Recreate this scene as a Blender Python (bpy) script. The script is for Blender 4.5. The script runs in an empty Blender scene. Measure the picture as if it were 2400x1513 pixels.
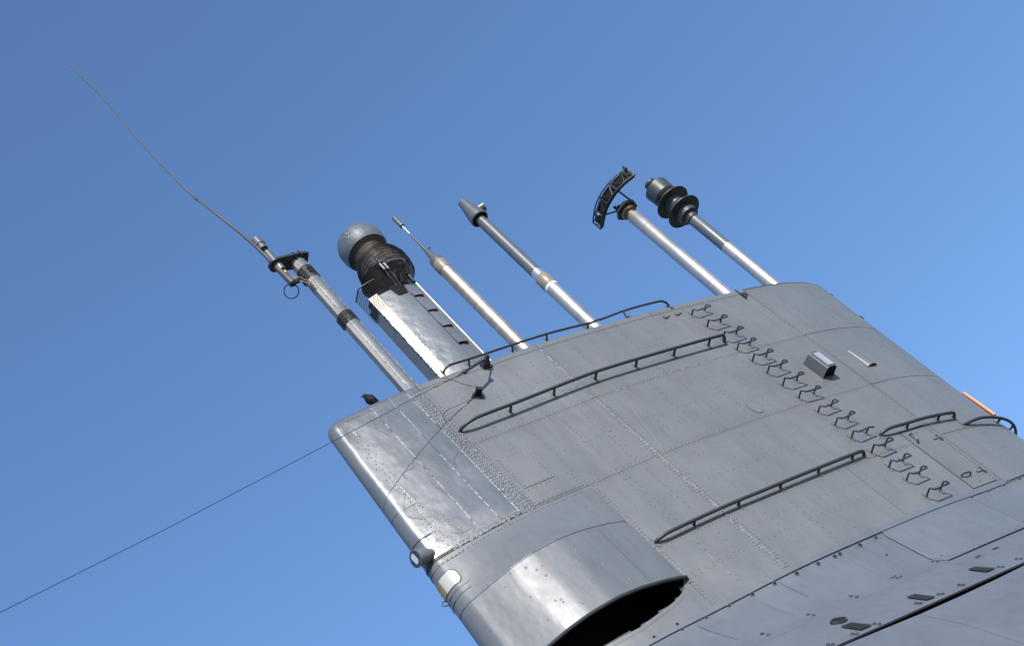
import bpy, bmesh, math, random
import numpy as np
from mathutils import Vector, Matrix
random.seed(7); rng = np.random.default_rng(7)
S = bpy.context.scene
C = S.collection
# ------------------------------------------------------------------ camera, sky, sun, exposure
FPX = 3687.75
RC = np.array([[0.8105131362749293, -0.18434252420529104, -0.5559552919674757],
               [-0.19762580046432446, 0.807451740601851, -0.5558468553123148],
               [0.5513732805757937, 0.5603922875851909, 0.6180194064693837]])
CAM = np.array([-7.543293, -13.782297, -8.485501])
cd = bpy.data.cameras.new('camera'); cam = bpy.data.objects.new('camera', cd); C.objects.link(cam)
cd.sensor_width = 36.0; cd.lens = FPX / 2400 * 36; cd.clip_start = 0.1; cd.clip_end = 20000
m = Matrix([[RC[0][i], -RC[1][i], -RC[2][i], CAM[i]] for i in range(3)] + [[0, 0, 0, 1]])
cam.matrix_world = m
S.camera = cam
TOSUN = np.array([-.227, -.834, .50]); TOSUN /= np.linalg.norm(TOSUN)
SUN_EL = math.asin(TOSUN[2]); SUN_AZ = math.atan2(TOSUN[0], TOSUN[1])
w = bpy.data.worlds.new('World'); S.world = w; w.use_nodes = True
nt = w.node_tree; bg = nt.nodes['Background']
sky = nt.nodes.new('ShaderNodeTexSky'); sky.sky_type = 'NISHITA'; sky.sun_disc = False
sky.sun_elevation = SUN_EL; sky.sun_rotation = SUN_AZ; sky.altitude = 0
sky.air_density = 1.05; sky.dust_density = 0.0; sky.ozone_density = 6.0
nt.links.new(sky.outputs[0], bg.inputs[0]); bg.inputs[1].default_value = 0.15
sl = bpy.data.lights.new('sun', 'SUN'); sl.energy = 4.5; sl.angle = math.radians(.5); sl.color = (1, .92, .83)
so = bpy.data.objects.new('sun', sl); C.objects.link(so)
so.rotation_euler = Vector(TOSUN).to_track_quat('Z', 'Y').to_euler(); so.location = (0, -20, 20)
S.view_settings.view_transform = 'Standard'; S.view_settings.look = 'None'
S.view_settings.exposure = 0.62; S.view_settings.gamma = 1

# ------------------------------------------------------------------ shape of the sail (metres; x along the boat, y into it, z up)
PA = dict(x0=1.998, x1=11.7801, a=-0.0416, b=-0.0041, lean=0.0722, H=5.541, ex=2.0)
G = np.array([.098, .2380, .3923, .4957, .6050, .6560, .6700, .6420]); UN = .7635
KN = np.array([0, .06, .15, .27, .4, .55, .7, .82]) * UN / .82
H = PA['H']; ZA, ZB, ZC = 4.01, 2.56, 1.18; FIL = .11; CR = .22
_h = np.diff(KN); _d = np.diff(G) / _h; _m = np.zeros(8); _m[0] = _d[0]
for i in range(1, 7): _m[i] = (_d[i-1]*_h[i] + _d[i]*_h[i-1]) / (_h[i] + _h[i-1])
def spl(x):
    i = np.clip(np.searchsorted(KN, x) - 1, 0, 6); t = (x - KN[i]) / _h[i]
    return (2*t**3-3*t**2+1)*G[i]+(t**3-2*t**2+t)*_h[i]*_m[i]+(-2*t**3+3*t**2)*G[i+1]+(t**3-t**2)*_h[i]*_m[i+1]
def ext(z):
    dz = np.maximum(H - z, 0); c = 0.
    c = np.where(dz < CR, CR - np.sqrt(np.maximum(CR**2 - (CR - np.minimum(dz, CR))**2, 0)), 0.)
    f = np.where(dz < FIL, FIL - np.sqrt(np.maximum(FIL**2 - (FIL - np.minimum(dz, FIL))**2, 0)), 0.)
    return PA['x0'] + PA['a'] * dz + c, PA['x1'] + PA['b'] * dz - f
def hb(x, z):
    """half beam of the sail at x, z"""
    x = np.asarray(x, float); z = np.asarray(z, float)
    dz = H - z; xa, xb = ext(z); u = np.clip((x - xa) / (xb - xa), 0, 1)
    y = spl(np.minimum(u, UN)); e = np.where(u > UN, np.sqrt(np.maximum(0, 1 - ((u - UN) / (1 - UN))**2)), 1.)
    q = np.clip(u / .012, 0, 1); tip = np.sqrt(q * (2 - q))
    f = np.where(dz < FIL, FIL - np.sqrt(np.maximum(FIL**2 - (FIL - np.clip(dz, 0, FIL))**2, 0)), 0.)
    return np.maximum(y * e * (1 + PA['lean'] * dz / G.max()) - f, 0.0) * tip
# scoop fairing over the lower left corner
RX = np.array([1.80, 1.85, 2.0, 2.231, 2.472, 2.758, 3.12, 3.513, 3.935, 4.232, 4.262])
RE = np.array([0., .018, .05, .13, .21, .262, .27, .215, .12, .024, 0.])
ZR, ZCR, ZT = .58, 1.755, 2.53
def bulge(x, z):
    e = np.interp(x, RX, RE)
    t = np.clip((ZT - np.asarray(z, float)) / (ZT - ZCR), 0, 1)
    return e * np.where(t < 1, t**1.25, 1.)
def ybl(x, z): return -(hb(x, z) + bulge(x, z) + .008)
# casing below the sail
CO = np.array([-.0, -.13, -.38, -.80, -.88, -1.13, -1.53, -1.88]); CV = np.array([0, 0., .085, .235, .27, .52, .84, 1.11])
def ycas(x, z):
    x = np.asarray(x, float); xb = np.clip(x, 2.6, 9.3)
    wgt = np.clip(-z / 1.3, 0, 1); wgt = wgt * wgt * (3 - 2 * wgt)
    return -(hb(xb, 0.) * (1 - wgt) + 1.0 * wgt) - np.interp(-z, -CO, CV)

# ------------------------------------------------------------------ measuring helpers: a direction seen in the photograph laid on a real surface
def ray(px, py): return RC.T @ np.array([(px - 1200) / FPX, (py - 756.5) / FPX, 1.])
def atz(px, py, z): d = ray(px, py); return CAM + d * (z - CAM[2]) / d[2]
def aty(px, py, y=0.): d = ray(px, py); return CAM + d * (y - CAM[1]) / d[1]
def az(px, py): return float(aty(px, py)[2])
def on(px, py, f=None):
    d = ray(px, py); ts = np.linspace(13, 34, 5000); q = CAM + ts[:, None] * d
    v = q[:, 1] + (hb(q[:, 0], q[:, 2]) if f is None else -f(q[:, 0], q[:, 2]))
    ok = (q[:, 0] > 1.7) & (q[:, 0] < 11.8) if f is None else np.ones(len(q), bool)
    i = np.where((v[:-1] < 0) & (v[1:] >= 0) & ok[1:])[0]
    if not len(i): return None
    i = i[0]; s = v[i] / (v[i] - v[i+1]); p = q[i] * (1 - s) + q[i+1] * s
    return float(p[0]), float(p[2])
def P3(x, z, off=0., f=None):
    """point on the surface, moved off along its normal"""
    g = (lambda a, b: -float(hb(a, b))) if f is None else (lambda a, b: float(f(a, b)))
    y = g(x, z); dx = (g(x + .01, z) - g(x - .01, z)) / .02; dz = (g(x, z + .01) - g(x, z - .01)) / .02
    n = np.array([dx, -1, dz]); n /= np.linalg.norm(n)
    return np.array([x, y, z]) + n * off, n
def frame(x, z, f=None):
    p, n = P3(x, z, 0, f); up = np.array([0, 0, 1.]); up -= n * (up @ n); up /= np.linalg.norm(up); t = np.cross(up, -n) if False else np.cross(n, up)
    if t[0] < 0: t = -t
    return p, n, t, up
# ------------------------------------------------------------------ materials
def mat(name, base, rough=.4, metal=0., var=.06, streak=.05, bump=.0, bscale=3., grain=.0, spot=None, spotamt=.5, spotscale=4, rings=0., ringcol=(.3, .2, .12), rnd=0., patch=0., spec=.5, rvar=.08, tint=0.):
    M = bpy.data.materials.new(name); M.use_nodes = True; t = M.node_tree; N = t.nodes; L = t.links
    b = N['Principled BSDF']; b.inputs['Metallic'].default_value = metal
    b.inputs['Specular IOR Level'].default_value = spec
    tc = N.new('ShaderNodeTexCoord'); co = tc.outputs['Object']
    def mapped(s):
        mp = N.new('ShaderNodeMapping'); mp.inputs['Scale'].default_value = s; L.new(co, mp.inputs[0]); return mp.outputs[0]
    def noise(v, sc, det=4, ro=.55):
        n = N.new('ShaderNodeTexNoise'); n.inputs['Scale'].default_value = sc; n.inputs['Detail'].default_value = det; n.inputs['Roughness'].default_value = ro
        L.new(v, n.inputs['Vector']); return n.outputs['Fac']
    def ramp(v, lo, hi, a=0., c=1.):
        r = N.new('ShaderNodeMapRange'); L.new(v, r.inputs[0])
        for k, q in enumerate((lo, hi, a, c)): r.inputs[k + 1].default_value = q
        return r.outputs[0]
    def math_(op, a, c):
        q = N.new('ShaderNodeMath'); q.operation = op
        for k, v in enumerate((a, c)):
            if isinstance(v, (int, float)): q.inputs[k].default_value = v
            else: L.new(v, q.inputs[k])
        return q.outputs[0]
    n1 = noise(mapped((1, 1, 1)), 1.1, 6); n2 = noise(mapped((9, 9, .55)), 1., 5)
    f = math_('ADD', ramp(n1, .3, .7, 1 - var, 1 + var), ramp(n2, .3, .7, -streak, streak))
    if rnd:
        oi = N.new('ShaderNodeObjectInfo'); f = math_('ADD', f, ramp(oi.outputs['Random'], 0, 1, -rnd, rnd))
    if patch:
        f = math_('SUBTRACT', f, ramp(noise(mapped((1, 1, 1.4)), 1.7, 3, .6), .60, .62, 0, patch))
    if rings:
        wv = noise(mapped((.4, .4, 16)), 1., 5, .7); f = math_('MULTIPLY', f, ramp(wv, .35, .6, 1 - rings, 1.0))
    mul = N.new('ShaderNodeVectorMath'); mul.operation = 'SCALE'; mul.inputs[0].default_value = base; L.new(f, mul.inputs['Scale'])
    col = mul.outputs[0]
    if rings:
        mx = N.new('ShaderNodeMix'); mx.data_type = 'RGBA'; mx.inputs[7].default_value = (*ringcol, 1)
        L.new(col, mx.inputs[6]); L.new(ramp(noise(mapped((1.2, 1.2, 6)), 1., 5, .7), .52, .75, 0, .6), mx.inputs[0]); col = mx.outputs[2]
    if spot:
        mx = N.new('ShaderNodeMix'); mx.data_type = 'RGBA'; mx.inputs[7].default_value = (*spot, 1)
        L.new(col, mx.inputs[6]); L.new(ramp(noise(mapped((1, 1, 1)), spotscale, 8, .7), .66, .74, 0, spotamt), mx.inputs[0]); col = mx.outputs[2]
    if tint:
        mx = N.new('ShaderNodeMix'); mx.data_type = 'RGBA'; mx.blend_type = 'MULTIPLY'; mx.inputs[7].default_value = (1.02, .99, 1.0, 1)
        L.new(col, mx.inputs[6]); L.new(ramp(noise(mapped((1, 1, .8)), 2.3, 7, .65), .42, .62, 0, tint), mx.inputs[0]); col = mx.outputs[2]
        mx = N.new('ShaderNodeMix'); mx.data_type = 'RGBA'; mx.inputs[7].default_value = (.21, .225, .235, 1)
        L.new(col, mx.inputs[6]); L.new(ramp(noise(mapped((26, 26, .35)), 1., 3, .5), .66, .78, 0, .28 * tint), mx.inputs[0]); col = mx.outputs[2]
        mx = N.new('ShaderNodeMix'); mx.data_type = 'RGBA'; mx.inputs[7].default_value = (.07, .075, .082, 1)
        L.new(col, mx.inputs[6]); L.new(ramp(noise(mapped((4, 4, .8)), 1.3, 6, .6), .60, .80, 0, .35 * tint), mx.inputs[0]); col = mx.outputs[2]
    L.new(col, b.inputs['Base Color'])
    L.new(ramp(noise(mapped((1, 1, .6)), 3., 5), .3, .7, rough - rvar, rough + rvar), b.inputs['Roughness'])
    if bump or grain:
        h = None
        if bump: h = noise(mapped((1, 1, .7)), bscale, 3, .5); h = math_('MULTIPLY', h, bump)
        if grain:
            g = math_('MULTIPLY', noise(mapped((1, 1, 1)), 60, 4, .6), grain); h = g if h is None else math_('ADD', h, g)
        bp = N.new('ShaderNodeBump'); bp.inputs['Strength'].default_value = 1; bp.inputs['Distance'].default_value = 1
        L.new(h, bp.inputs['Height']); L.new(bp.outputs[0], b.inputs['Normal'])
    return M
M = {}
M['paint'] = mat('grey hull paint', (.115, .1235, .1255), .42, .08, .075, .055, .017, 1.4, .0004, tint=1., rnd=.035, spot=(.26, .25, .22), spotamt=.12, spotscale=5)
M['gloss'] = mat('glossy dented grey paint', (.098, .110, .120), .31, .20, .09, .06, .020, 1.7, .0006, tint=1., patch=.10, spec=.6, rnd=.03, spot=(.42, .40, .37), spotamt=.35, spotscale=3)
M['fair'] = mat('worn grey fairing paint', (.106, .117, .128), .42, .06, .08, .07, .014, 2.0, .0005, spec=.33, rvar=.07, tint=.8, rnd=.02, spot=(.42, .41, .38), spotamt=.25, spotscale=4)
M['weld'] = mat('painted weld bead', (.24, .235, .23), .32, .15, .15, .1, .0, 1, .0, spot=(.32, .27, .22), spotamt=.5, spotscale=14)
M['rivet'] = mat('painted rivet head', (.105, .108, .11), .36, .1, .1, .0)
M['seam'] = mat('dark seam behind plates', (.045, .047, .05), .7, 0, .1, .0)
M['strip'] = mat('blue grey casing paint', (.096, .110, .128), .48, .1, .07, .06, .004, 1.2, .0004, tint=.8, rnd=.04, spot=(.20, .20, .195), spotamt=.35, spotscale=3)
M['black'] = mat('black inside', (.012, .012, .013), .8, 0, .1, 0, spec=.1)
M['rail'] = mat('dark grey enamel', (.019, .024, .027), .46, .0, .1, .05, spot=(.25, .17, .11), spotamt=.35, spotscale=9)
M['rust'] = mat('rusty foot plate', (.10, .097, .094), .55, .1, .2, 0, spot=(.20, .14, .10), spotamt=.5, spotscale=14)
M['silver'] = mat('bare steel tube', (.44, .42, .40), .43, .78, .06, .0, .002, 6, .0002, rings=.16, ringcol=(.30, .26, .21))
M['gold'] = mat('yellowed steel tube', (.45, .405, .34), .43, .78, .06, .0, .002, 6, .0002, rings=.24, ringcol=(.26, .19, .13))
M['chrome'] = mat('polished steel', (.6, .6, .61), .26, .8, .03, 0)
M['beige'] = mat('beige collar paint', (.19, .165, .13), .45, .0, .08, .05, spot=(.12, .07, .04), spotamt=.5, spotscale=12)
M['mgrey'] = mat('smooth grey mast paint', (.080, .092, .102), .42, .12, .05, .03, spot=(.25, .22, .19), spotamt=.12, spotscale=7)
M['dgrey'] = mat('dark head paint', (.032, .038, .042), .48, .1, .12, .05, .002, 8, spot=(.32, .27, .2), spotamt=.25, spotscale=9)
M['tin'] = mat('scratched tin sheet', (.15, .162, .170), .34, .35, .08, .07, .018, 3.2, .0006, spot=(.30, .17, .10), spotamt=.55, spotscale=6, patch=.08)
M['tin_lit'] = mat('tin sheet with painted highlight', (.36, .33, .285), .46, .5, .05, .08, .004, 4, .0004, spot=(.35, .2, .12), spotamt=.4, spotscale=10)  # paler copy of the tin, sun highlight painted into its base colour
M['lumpy'] = mat('chipped weld edge', (.15, .135, .12), .5, .2, .25, .1, spot=(.28, .15, .08), spotamt=.8, spotscale=16)
M['wire'] = mat('blackened wire mesh', (.035, .033, .033), .5, .2, .2, 0, spot=(.14, .09, .07), spotamt=.5, spotscale=8)
M['sheet'] = mat('dark brown reflector sheet', (.030, .024, .021), .5, .3, .15, 0, spot=(.09, .06, .045), spotamt=.6, spotscale=9)
M['core'] = mat('pale ribbed body', (.30, .27, .22), .6, .1, .3, .1)
M['rib'] = mat('dark rib', (.03, .03, .032), .5, .2, .1, 0)
M['dome'] = mat('lumpy dome paint', (.086, .104, .116), .48, .15, .08, .05, .012, 7, .0006, spot=(.3, .3, .28), spotamt=.3, spotscale=6)
M['soot'] = mat('sooty steel', (.014, .014, .015), .55, .2, .2, 0, spot=(.2, .12, .08), spotamt=.5, spotscale=10)
M['olive'] = mat('greasy yellow brown bearing', (.16, .125, .06), .5, .2, .25, 0)
M['bird'] = mat('black feathers', (.006, .006, .007), .6, 0, .3, 0, .004, 40, spec=.2)
M['orange'] = mat('orange painted wood', (.40, .12, .028), .5, 0, .08, .1)
M['orangel'] = mat('pale orange lens strip', (.55, .33, .18), .35, 0, .05, .05)
M['cream'] = mat('milky window pane', (.44, .43, .39), .2, .25, .06, .05, .003, 2)
M['amber'] = mat('yellowed window edge', (.24, .16, .07), .25, .2, .1, .0, .002, 3)
M['lens'] = mat('white lens', (.5, .51, .53), .25, 0, .02, 0)
M['boxglass'] = mat('clear cover over pale reflector', (.30, .34, .38), .14, .1, .30, .25, .004, 6)
M['whip'] = mat('weathered dark whip paint', (.040, .035, .033), .6, 0, .2, 0)
M['sealant'] = mat('pale smeared sealant', (.165, .178, .185), .5, .0, .2, .1)
M['boxpaint'] = mat('dull box paint', (.060, .070, .078), .6, 0, .1, .1)
M['navy'] = mat('dark blue lens surround', (.025, .03, .055), .3, 0, .1, 0)
M['brass'] = mat('brass fitting', (.45, .32, .18), .35, .8, .2, 0)
M['ground'] = mat('concrete ground', (.20, .18, .155), .9, 0, .15, 0, .01, 4, spotscale=2)
gm = bpy.data.materials.new('clear cover glass'); gm.use_nodes = True; _b = gm.node_tree.nodes['Principled BSDF']
_b.inputs['Roughness'].default_value = .06; _b.inputs['Transmission Weight'].default_value = .85; _b.inputs['Base Color'].default_value = (.8, .86, .9, 1); _b.inputs['IOR'].default_value = 1.5; M['glass'] = gm

# ------------------------------------------------------------------ mesh building
class MB:
    def __init__(s): s.v = []; s.f = []
    def add(s, vs, fs):
        o = len(s.v); s.v += [tuple(map(float, p)) for p in vs]; s.f += [tuple(o + i for i in q) for q in fs]; return s
    def grid(s, pts, closeu=False, closev=False):
        nu, nv = len(pts), len(pts[0]); vs = [p for r in pts for p in r]; fs = []
        for i in range(nu if closeu else nu - 1):
            for j in range(nv if closev else nv - 1):
                a = i * nv + j; b = i * nv + (j + 1) % nv; c = ((i + 1) % nu) * nv + (j + 1) % nv; d = ((i + 1) % nu) * nv + j
                fs.append((a, b, c, d))
        return s.add(vs, fs)
    def tube(s, path, r, n=8, cap=True):
        path = [np.array(p, float) for p in path]; rs = r if hasattr(r, '__len__') else [r] * len(path)
        rings = []; up = None
        for i, p in enumerate(path):
            d = path[min(i + 1, len(path) - 1)] - path[max(i - 1, 0)]; d /= (np.linalg.norm(d) + 1e-12)
            if up is None: up = np.array([0, 0, 1.]) if abs(d[2]) < .9 else np.array([1., 0, 0])
            up = up - d * (up @ d); up /= np.linalg.norm(up); sd = np.cross(d, up)
            rings.append([p + rs[i] * (math.cos(2 * math.pi * k / n) * up + math.sin(2 * math.pi * k / n) * sd) for k in range(n)])
        o = len(s.v); s.grid(rings, closev=True)
        if cap:
            s.f.append(tuple(o + k for k in range(n))[::-1]); s.f.append(tuple(o + (len(path) - 1) * n + k for k in range(n)))
        return s
    def lathe(s, cx, cy, prof, n=32, cap=True):
        """prof: list of (z, r)"""
        rings = [[(cx + r * math.cos(2 * math.pi * k / n), cy + r * math.sin(2 * math.pi * k / n), z) for k in range(n)] for z, r in prof]
        o = len(s.v); s.grid(rings, closev=True)
        if cap: s.f.append(tuple(o + k for k in range(n))); s.f.append(tuple(o + (len(prof) - 1) * n + k for k in range(n))[::-1])
        return s
    def boxf(s, c, X, Y, Z, dx, dy, dz):
        c = np.array(c, float); X, Y, Z = [np.array(q, float) for q in (X, Y, Z)]
        vs = [c + i * X * dx / 2 + j * Y * dy / 2 + k * Z * dz / 2 for i in (-1, 1) for j in (-1, 1) for k in (-1, 1)]
        return s.add(vs, [(0, 1, 3, 2), (4, 6, 7, 5), (0, 4, 5, 1), (2, 3, 7, 6), (0, 2, 6, 4), (1, 5, 7, 3)])
    def box(s, c, d): return s.boxf(c, (1, 0, 0), (0, 1, 0), (0, 0, 1), *d)
    def prism(s, sec, z0, z1):
        n = len(sec); vs = [(x, y, z0) for x, y in sec] + [(x, y, z1) for x, y in sec]
        return s.add(vs, [(i, (i + 1) % n, n + (i + 1) % n, n + i) for i in range(n)] + [tuple(range(n))[::-1], tuple(range(n, 2 * n))])
    def dome(s, p, n, r, h=None, k=6):
        h = h or r * .6; n = np.array(n); a = np.cross(n, (0, 0, 1.)); a /= np.linalg.norm(a); b = np.cross(n, a); p = np.array(p)
        r1 = [p + r * (math.cos(2*math.pi*i/k) * a + math.sin(2*math.pi*i/k) * b) - n * .001 for i in range(k)]
        r2 = [p + r * .62 * (math.cos(2*math.pi*i/k) * a + math.sin(2*math.pi*i/k) * b) + n * h * .8 for i in range(k)]
        return s.add(r1 + r2 + [p + n * h], [(i, (i+1) % k, k + (i+1) % k, k + i) for i in range(k)] + [(k + i, k + (i+1) % k, 2 * k) for i in range(k)])
    def build(s, name, m, parent=None, smooth=40, flip=True, kind=None, label=None):
        me = bpy.data.meshes.new(name); me.from_pydata(s.v, [], s.f); me.update()
        if flip:
            bm = bmesh.new(); bm.from_mesh(me); bmesh.ops.recalc_face_normals(bm, faces=bm.faces); bm.to_mesh(me); bm.free()
        if smooth:
            me.shade_smooth(); me.set_sharp_from_angle(angle=math.radians(smooth))
        me.materials.append(M[m]); o = bpy.data.objects.new(name, me); C.objects.link(o)
        if parent is not None:
            o.parent = parent; q = parent; loc = Vector((0, 0, 0))
            if parent.get('_root'): o.location = -parent.location
        if kind: o['kind'] = kind
        if label: o['label'] = label
        return o
def thing(name, label, cat, loc, group=None):
    o = bpy.data.objects.new(name, None); C.objects.link(o); o.location = tuple(float(v) for v in loc); o.empty_display_size = .2
    o['label'] = label; o['category'] = cat; o['_root'] = 1
    if group: o['group'] = group
    return o
def tag(o, label, cat, group=None):
    o['label'] = label; o['category'] = cat
    if group: o['group'] = group
def arc(p, q, n=6): return [np.array(p) * (1 - t) + np.array(q) * t for t in np.linspace(0, 1, n)]
def smooth_path(pts, it=2):
    pts = [np.array(p, float) for p in pts]
    for _ in range(it):
        o = [pts[0]]
        for a, b in zip(pts[:-1], pts[1:]): o += [a * .75 + b * .25, a * .25 + b * .75]
        pts = o + [pts[-1]]
    return pts

# ------------------------------------------------------------------ ground
g = MB(); R_ = 4000; g.add([(-R_, -R_, -10), (R_, -R_, -10), (R_, R_, -10), (-R_, R_, -10)], [(0, 1, 2, 3)])
o = g.build('ground', 'ground', flip=False); o['kind'] = 'structure'

# ------------------------------------------------------------------ sail
sail = thing('submarine_sail', 'grey riveted submarine sail rising from the hull against blue sky', 'submarine sail', (6.5, 0, 0))
# recess under the scoop: area of side plating that is open
def hole_low(x): return np.interp(x, [1.8, 2.8, 3.3, 3.6, 3.87, 4.13, 4.25], [.22, .245, .235, .285, .33, .42, .60])
# inner skin
zs = np.concatenate([H - FIL * (1 - np.cos(np.linspace(0, math.pi / 2, 6))), np.linspace(H - FIL - .02, 2.5, 26), [ZR + .9], np.linspace(1.3, -.02, 24)])
def section(z, inset):
    xa, xb = ext(z); xa = float(xa); xb = float(xb)
    xn = xa + (xb - xa) * UN
    u = np.concatenate([.117 * (1 - np.cos(np.linspace(0, math.pi / 2, 7))), np.linspace(.2, xn - xa, 50)[:-1]])
    x1 = xa + u; ph = np.linspace(0, math.pi / 2, 16); x2 = xn + (xb - xn) * np.sin(ph)
    x = np.concatenate([x1, x2]); y = hb(x, z); y = np.maximum(y - inset, 0)
    x = np.where(x > xb - inset, xb - inset, x); x = np.where(x < xa + inset, xa + inset, x)
    near = [(a, -b, z) for a, b in zip(x, y)]; far = [(a, b, z) for a, b in zip(x, y)][::-1]
    return near + far[1:-1]
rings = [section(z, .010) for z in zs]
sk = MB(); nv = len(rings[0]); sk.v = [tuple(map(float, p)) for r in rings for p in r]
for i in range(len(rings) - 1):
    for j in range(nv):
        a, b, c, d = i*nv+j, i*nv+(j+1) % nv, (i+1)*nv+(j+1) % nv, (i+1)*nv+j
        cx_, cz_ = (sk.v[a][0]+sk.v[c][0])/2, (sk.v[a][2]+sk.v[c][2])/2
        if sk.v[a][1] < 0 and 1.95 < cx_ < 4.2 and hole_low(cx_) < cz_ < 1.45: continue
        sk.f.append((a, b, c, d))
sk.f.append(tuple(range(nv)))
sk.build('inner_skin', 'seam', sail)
# plates: each a thin raised sheet with its own edges
def plate(xl, xh, zl, zh, m='paint', nx=None, nz=None, off=.0, gap=.003, parent=None, name='plate', f=None, th=.012, label=None):
    fx = lambda v, *a: v(*a) if callable(v) else v
    zmid0 = fx(zl, (fx(xl, 3.) + fx(xh, 3.)) / 2); zmid1 = fx(zh, (fx(xl, 3.) + fx(xh, 3.)) / 2)
    nx = nx or max(3, int((fx(xh, zmid0) - fx(xl, zmid0)) / .12) + 2); nz = nz or max(3, int((zmid1 - zmid0) / .18) + 2)
    ss = np.linspace(0, 1, nx); ts = np.linspace(0, 1, nz); P = []; Q = []
    for t in ts:
        rp = []; rq = []
        zz = zmid0 * (1 - t) + zmid1 * t
        for s_ in ss:
            a, b = fx(xl, zz) + gap, fx(xh, zz) - gap; x = a * (1 - s_) + b * s_
            z0, z1 = fx(zl, x) + gap, fx(zh, x) - gap; z = z0 * (1 - t) + z1 * t
            y = (-float(hb(x, z)) if f is None else float(f(x, z)))
            rp.append((x, y - off, z)); rq.append((x, y - off + th, z))
        P.append(rp); Q.append(rq)
    b = MB(); b.grid(P)
    n_, m_ = nz, nx
    edge = [P[0][j] for j in range(m_)] + [P[i][-1] for i in range(1, n_)] + [P[-1][j] for j in range(m_ - 2, -1, -1)] + [P[i][0] for i in range(n_ - 2, 0, -1)]
    edq = [Q[0][j] for j in range(m_)] + [Q[i][-1] for i in range(1, n_)] + [Q[-1][j] for j in range(m_ - 2, -1, -1)] + [Q[i][0] for i in range(n_ - 2, 0, -1)]
    b.grid([edge, edq], closev=True)
    o = b.build(name, m, parent or sail, smooth=45, flip=False, label=label)
    return o
V0, V0b, V1, VE, V2 = 3.215, 3.40, 5.45, 4.262, 9.61
TOPZ = H - FIL + .0
ZTOPS = 5.36   # top seam just below the rounded edge
# rounded top rail of the sail (fillet band), near side, split where the verticals run
def band(x0_, x1_, name='edge_plate', m='paint'):
    rows = []; zl = np.concatenate([[ZTOPS + .004], np.linspace(ZTOPS + .05, H - FIL, 3), H - FIL + FIL * np.sin(np.linspace(.12, math.pi / 2, 7))])
    xs = np.linspace(x0_ + .004, x1_ - .004, max(4, int((x1_ - x0_) / .12)))
    for z in zl: rows.append([(x, -float(hb(x, min(z, H - 1e-4))) , z) for x in xs])
    rows.append([(x, -float(hb(x, H - 1e-4)) * .4, H + .012) for x in xs])
    return MB().grid(rows).build(name, m, sail, flip=False)
for a, b in ((V0b, V1), (V1, 7.62), (7.62, V2)): band(a, b)
# nose and tip wrap-round plates (parametrised by angle)
def nose(z0, z1, name='nose_plate'):
    rows = []; 
    zz = np.linspace(z0 + .005, z1 - .005, max(4, int((z1 - z0) / .15))) if z1 < H - .2 else np.concatenate([[z0 + .005], np.linspace(z0 + .05, H - FIL, 3), H - FIL + FIL * np.sin(np.linspace(.12, math.pi / 2, 7))])
    for z in zz:
        z = min(z, H - 1e-4); xa, xb = map(float, ext(z)); xn = xa + (xb - xa) * UN; r = []
        for ph in np.linspace(math.asin((V2 + .004 - xn) / (xb - xn)), math.pi - .07, 44):
            x = xn + (xb - xn) * math.sin(ph); y = -float(hb(xn, z)) * math.cos(ph); r.append((x, y, z))
        rows.append(r)
    if z1 > H - .2: rows.append([(x * .97 + .2, y * .5, H + .012) for x, y, z in rows[-1]])
    return MB().grid(rows).build(name, 'paint', sail, flip=False)
nose(ZTOPS, H); nose(ZA, ZTOPS); nose(ZB, ZA); nose(ZC, ZB); nose(-.02, ZC)
for a, b in ((V0b, V1), (V1, V2)):
    plate(a, b, ZA, ZTOPS); 
plate(V0b, V1, ZB, ZA); plate(V1, V2, ZB, ZA)
plate(VE, V1, ZC, ZB); plate(V1, 8.60, ZC, ZB); plate(8.60, V2, 1.47, ZB)
plate(VE, V1, -.02, ZC); plate(V1, 7.62, -.02, ZC); plate(7.62, 9.02, -.02, ZC)
plate(9.02 + .0, V2, -.02, .06, nz=3)
plate(8.60, 9.02, ZC, 1.47, nx=4, nz=3)
plate(9.54, V2, .06, 1.47, nx=3)
# door
door = plate(9.03, 9.535, .065, lambda x: 1.455 - (x - 9.03) * .04, off=.004, name='door', gap=.007)
def small(name, m='rail', parent=None, **k):
    b = MB(); return b
def handle(pts, r, name, parent, h=.06, m='rail'):
    b = MB(); pos = [P3(*on(*p))[0] for p in pts]; n = P3(*on(*pts[0]))[1]
    path = smooth_path([pos[0], pos[0] + n * h, pos[-1] + n * h, pos[-1]], 2); b.tube(path, r, 8); return b.build(name, m, parent)
handle([(2132, 1021), (2151, 1038)], .012, 'handle', door); handle([(2253, 1117), (2273, 1112)], .012, 'handle', door)
for px, py in ((2195, 1027), (2297, 1103)):
    x, z = on(px, py); p, n, t, u = frame(x, z); b = MB()
    b.boxf(p + n * .012, t, n, u, .13, .016, .03); b.boxf(p + n * .016 + t * .05, t, n, u, .035, .03, .13); b.tube([p + n * .035 + t * .04 - u * .045, p + n * .035 + t * .04 + u * .045], .013, 8)
    b.build('hinge', 'rust', door)
for px, py in ((2147, 1015), (2296, 1128)):
    x, z = on(px, py); p, n = P3(x, z, .006); MB().dome(p, n, .014, .006, 8).build('latch_pin', 'seam', door)
# panel patches beside the rivet band
plate(3.50, 3.98, 2.93, 3.60, 'paint', off=.008, name='repair_patch', gap=.0)
plate(3.42, 4.22, 2.60, 2.915, 'paint', off=.007, name='repair_patch', gap=.0)
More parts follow.
